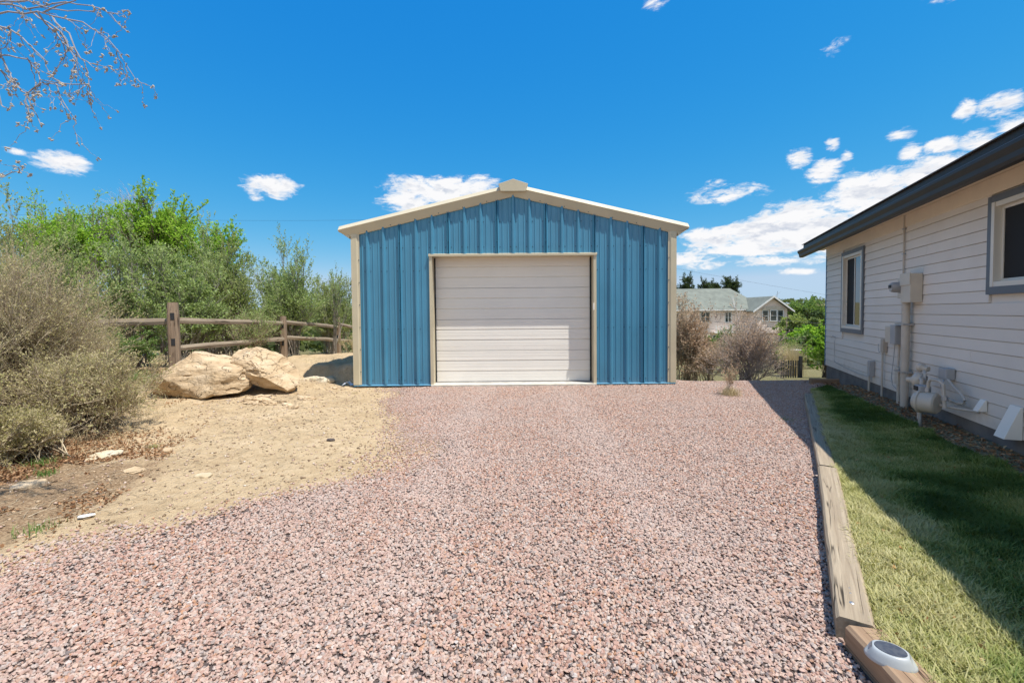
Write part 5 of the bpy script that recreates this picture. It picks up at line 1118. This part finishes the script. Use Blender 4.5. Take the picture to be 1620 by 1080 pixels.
mb = MB(); mb.prism([(-2.35, 5.42), (.4, 7.42), (3.15, 5.42), (3.15, 5.3), (.4, 7.3), (-2.35, 5.3)], 'y', -.5, 8); mb.build('gable_roof', M_fr, fh)
for s in (-1, 1):
    mb = MB(); mb.prism([(.4, 7.46), (.4 + s * 2.8, 5.42), (.4 + s * 2.8, 5.2), (.4, 7.22)], 'y', -.56, -.505); mb.build('rake_board', M_fw, fh)
mb = MB(); mb.box(-13.2, -2.35, 1.5, 1.62, 5.5, 5.66); mb.build('eave_board', M_fw, fh)
mb = MB(); mb.box(-3.6, -3.4, 2.4, 2.6, 5.95, 6.1); mb.prism([(-3.75, 5.72), (-3.6, 5.72), (-3.95, 7.4), (-4.1, 7.4)], 'y', 1.9, 2.0); mb.build('hip_flashing', M_fw, fh)
M_fg = material('far_glass', lambda b: pbsdf(b, (.03, .045, .05), .08, 0, None, .8))
def fwin(x0, x1, z0, z1, y, cols=2, arch=False):
    mbx = MB(); t = .09; mbx.box(x0 - t, x1 + t, y - .06, y - .001, z0 - t, z0); mbx.box(x0 - t, x1 + t, y - .06, y - .001, z1, z1 + t); mbx.box(x0 - t, x0, y - .06, y - .001, z0, z1); mbx.box(x1, x1 + t, y - .06, y - .001, z0, z1)
    for k in range(1, cols): x = x0 + (x1 - x0) * k / cols; mbx.box(x - .04, x + .04, y - .06, y - .001, z0, z1)
    mbx.box(x0, x1, y - .055, y - .002, (z0 + z1) / 2 - .02, (z0 + z1) / 2 + .02)
    w_ = mbx.build('window', M_fw, fh)
    for k in range(cols):
        a = x0 + (x1 - x0) * k / cols; c = x0 + (x1 - x0) * (k + 1) / cols; mbx = MB(); mbx.box(a + .04, c - .04, y - .03, y - .004, z0, z1); mbx.build('pane', M_fg, w_)
fwin(-8.3, -7.1, 3.95, 5.25, 2.2); fwin(-4.9, -4.1, 3.9, 5.2, 2.2); fwin(-6.6, -5.8, .9, 2.0, 2.2); fwin(-.6, .4, .9, 1.9, .6)
fwin(-.85, -.15, 4.05, 5.45, -.02, 1); fwin(.15, .95, 4.1, 5.45, -.12, 1); fwin(1.2, 1.9, 4.05, 5.45, -.02, 1)
mb = MB(); n = 14; ps = [(.52 + 1.55 * math.cos(math.pi * k / n), 5.55 + .55 * math.sin(math.pi * k / n)) for k in range(n + 1)]; mb.prism(ps, 'y', -.15, 0); mb.build('arch_hood', painted('bay_hood', (.60, .52, .42), .7), fh)
mb = MB(); mb.box(-3.2, -1.8, 1.0, 2.18, 2.35, 2.5)
mb.build('balcony', M_fw, fh)
for k in range(9):
    mb = MB(); x = -6.8 + k * .55; mb.box(x, x + .09, .85, .93, 2.5, 3.3); mb.build('baluster', M_fw, fh)
mb = MB(); mb.box(-6.9, -2.2, .84, .94, 3.3, 3.4); mb.box(-6.9, -2.2, .84, 2.18, 2.38, 2.5); mb.build('balcony_rail', M_fw, fh)
mb = MB(); mb.tube([(2.6, 3, 5.6), (2.9, 3, 8.2)], .03, 5); mb.tube([(2.5, 3, 7.5), (3.3, 3, 8.1)], .02, 5); mb.build('antenna', M_steelg, fh)
ds = thing('distant_building', (60.5, 92, H(60.5, 92)), 'small pale blue and white building far down in the valley', 'building')
mb = MB(); mb.box(-2.2, 2.2, 0, 5, 0, 4.4); mb.build('wall', painted('pale_blue_wall', (.42, .52, .62), .8), ds); mb = MB(); mb.prism([(-2.6, 4.3), (2.6, 4.3), (0, 5.6)], 'y', -.3, 5.3); mb.build('roof', M_fw, ds)
for k in (-1, 1):
    mb = MB(); mb.box(k * 1.1 - .4, k * 1.1 + .4, -.05, -.005, 2.2, 3.4); mb.build('window', M_fg, ds)

# ------------------------------------------------------------------ wires and pole
pl = thing('utility_pole', (1.5, 42, H(1.5, 42)), 'utility pole standing behind the garage', 'pole'); M_pole = wood('pole_wood', (.25, .18, .12), (.12, .08, .05), 'Z')
mb = MB(); mb.tube([(0, 0, -1), (0, 0, 5.4)], [.14, .11], 10); mb.build('mast', M_pole, pl); mb = MB(); mb.box(-1.1, 1.1, -.06, .06, 4.9, 5.05); mb.build('crossarm', M_pole, pl)
pz = pl.location.z
def wire(a, b_, sag, label, group='overhead wires'):
    n = 14; a = Vector(a); b_ = Vector(b_); mb = MB(); mb.tube([a.lerp(b_, k / n) - Vector((0, 0, sag * 4 * (k / n) * (1 - k / n))) for k in range(n + 1)], .010, 4); o = mb.build('overhead_wire', M_dark, None); tag(o, label, 'wire', group)
wire((1.1, 42, 2.6), (-34, 42, 1.6), .9, 'lowest overhead wire left of the garage'); wire((1.1, 42, 3.0), (-34, 42, 2.0), .85, 'middle overhead wire left of the garage')
wire((1.5, 60, 14.0), (-75, 60, 15.3), 1.0, 'highest thin wire crossing the sky above the left shrubs')
wire((10, 30, 1.6), (34, 30, -.35), .3, 'upper overhead wire in front of the valley trees'); wire((10, 30, 1.1), (34, 30, -.9), .35, 'middle overhead wire in front of the valley trees'); wire((10, 30, .6), (34, 30, -1.5), .35, 'lowest overhead wire in front of the valley trees')
wire((20, 60, 7.2), (60, 60, .2), .2, 'thin wire descending above the far house gable')
for (x, y, z) in ((10, 30, 1.8), (34, 30, 0)):
    p = thing('utility_pole', (x, y, H(x, y)), 'utility pole hidden behind the garage' if x < 20 else 'utility pole hidden behind the cream house', 'pole'); mb = MB(); mb.tube([(0, 0, -1), (0, 0, z - p.location.z)], [.12, .1], 8); mb.build('mast', M_pole, p)

# ------------------------------------------------------------------ far woods: one mass
rng = np.random.default_rng(31); cx = []; 
def woods(n, fx, seed, name, size=(2.2, 4.2), ml=M_leaf_mid, leafs=90):
    rng = np.random.default_rng(seed); x, y = fx(rng, n); n = len(x); s = rng.uniform(*size, n); z = height(x, y); sh_c = rng.random(n)
    d = nrm(rng.normal(0, 1, (n, leafs, 3))); d[..., 2] = np.abs(d[..., 2]); rad_ = rng.uniform(.55, 1.05, (n, leafs, 1)); P = np.stack([x, y, z + s * .35], 1)[:, None, :] + d * rad_ * s[:, None, None] * np.array([1, 1, 1.0])
    P = P.reshape(-1, 3); D = rng.normal(0, 1, P.shape); sz = np.repeat(s, leafs) * .34; V, F = leaves_mesh(P, D, 1.0, 1.0, rng, .1)
    V = V.reshape(-1, 4, 3); V = P[:, None, :] + (V - P[:, None, :]) * sz[:, None, None]
    r_ = np.clip(np.repeat(sh_c, leafs) * .8 + rng.random(len(P)) * .25, 0, 1); return tag(raw(name, V.reshape(-1, 3), F, ml, rnd=r_), kind='stuff')
M_wood = leafmat('woodland_leaves', [(0, (.03, .05, .02)), (.4, (.07, .10, .035)), (.7, (.13, .16, .06)), (.85, (.20, .21, .09)), (1, (.19, .15, .12))], .3)
def wfx(rng, n):
    y = rng.uniform(75, 620, n) ; t = rng.uniform(.40, 1.05, n); return t * y, y
woods(1100, wfx, 1, 'woodland', (2.4, 5.0), M_wood, 80)
def wfx2(rng, n):
    y = rng.uniform(70, 640, n); t = rng.uniform(-1.15, -.12, n); return t * y, y
woods(900, wfx2, 2, 'woodland', (2.4, 5.2), M_wood, 60)
def wfx3(rng, n):
    y = rng.uniform(19, 65, n); t = rng.uniform(-1.1, -.28, n); return t * y, y
woods(170, wfx3, 3, 'scrub', (.5, 1.3), M_wood, 120)
def wfx4(rng, n):
    y = rng.uniform(22, 75, n); t = rng.uniform(.52, .8, n); return t * y, y
woods(60, wfx4, 4, 'scrub', (.4, 1.1), M_wood, 120)
bpy.context.view_layer.update()
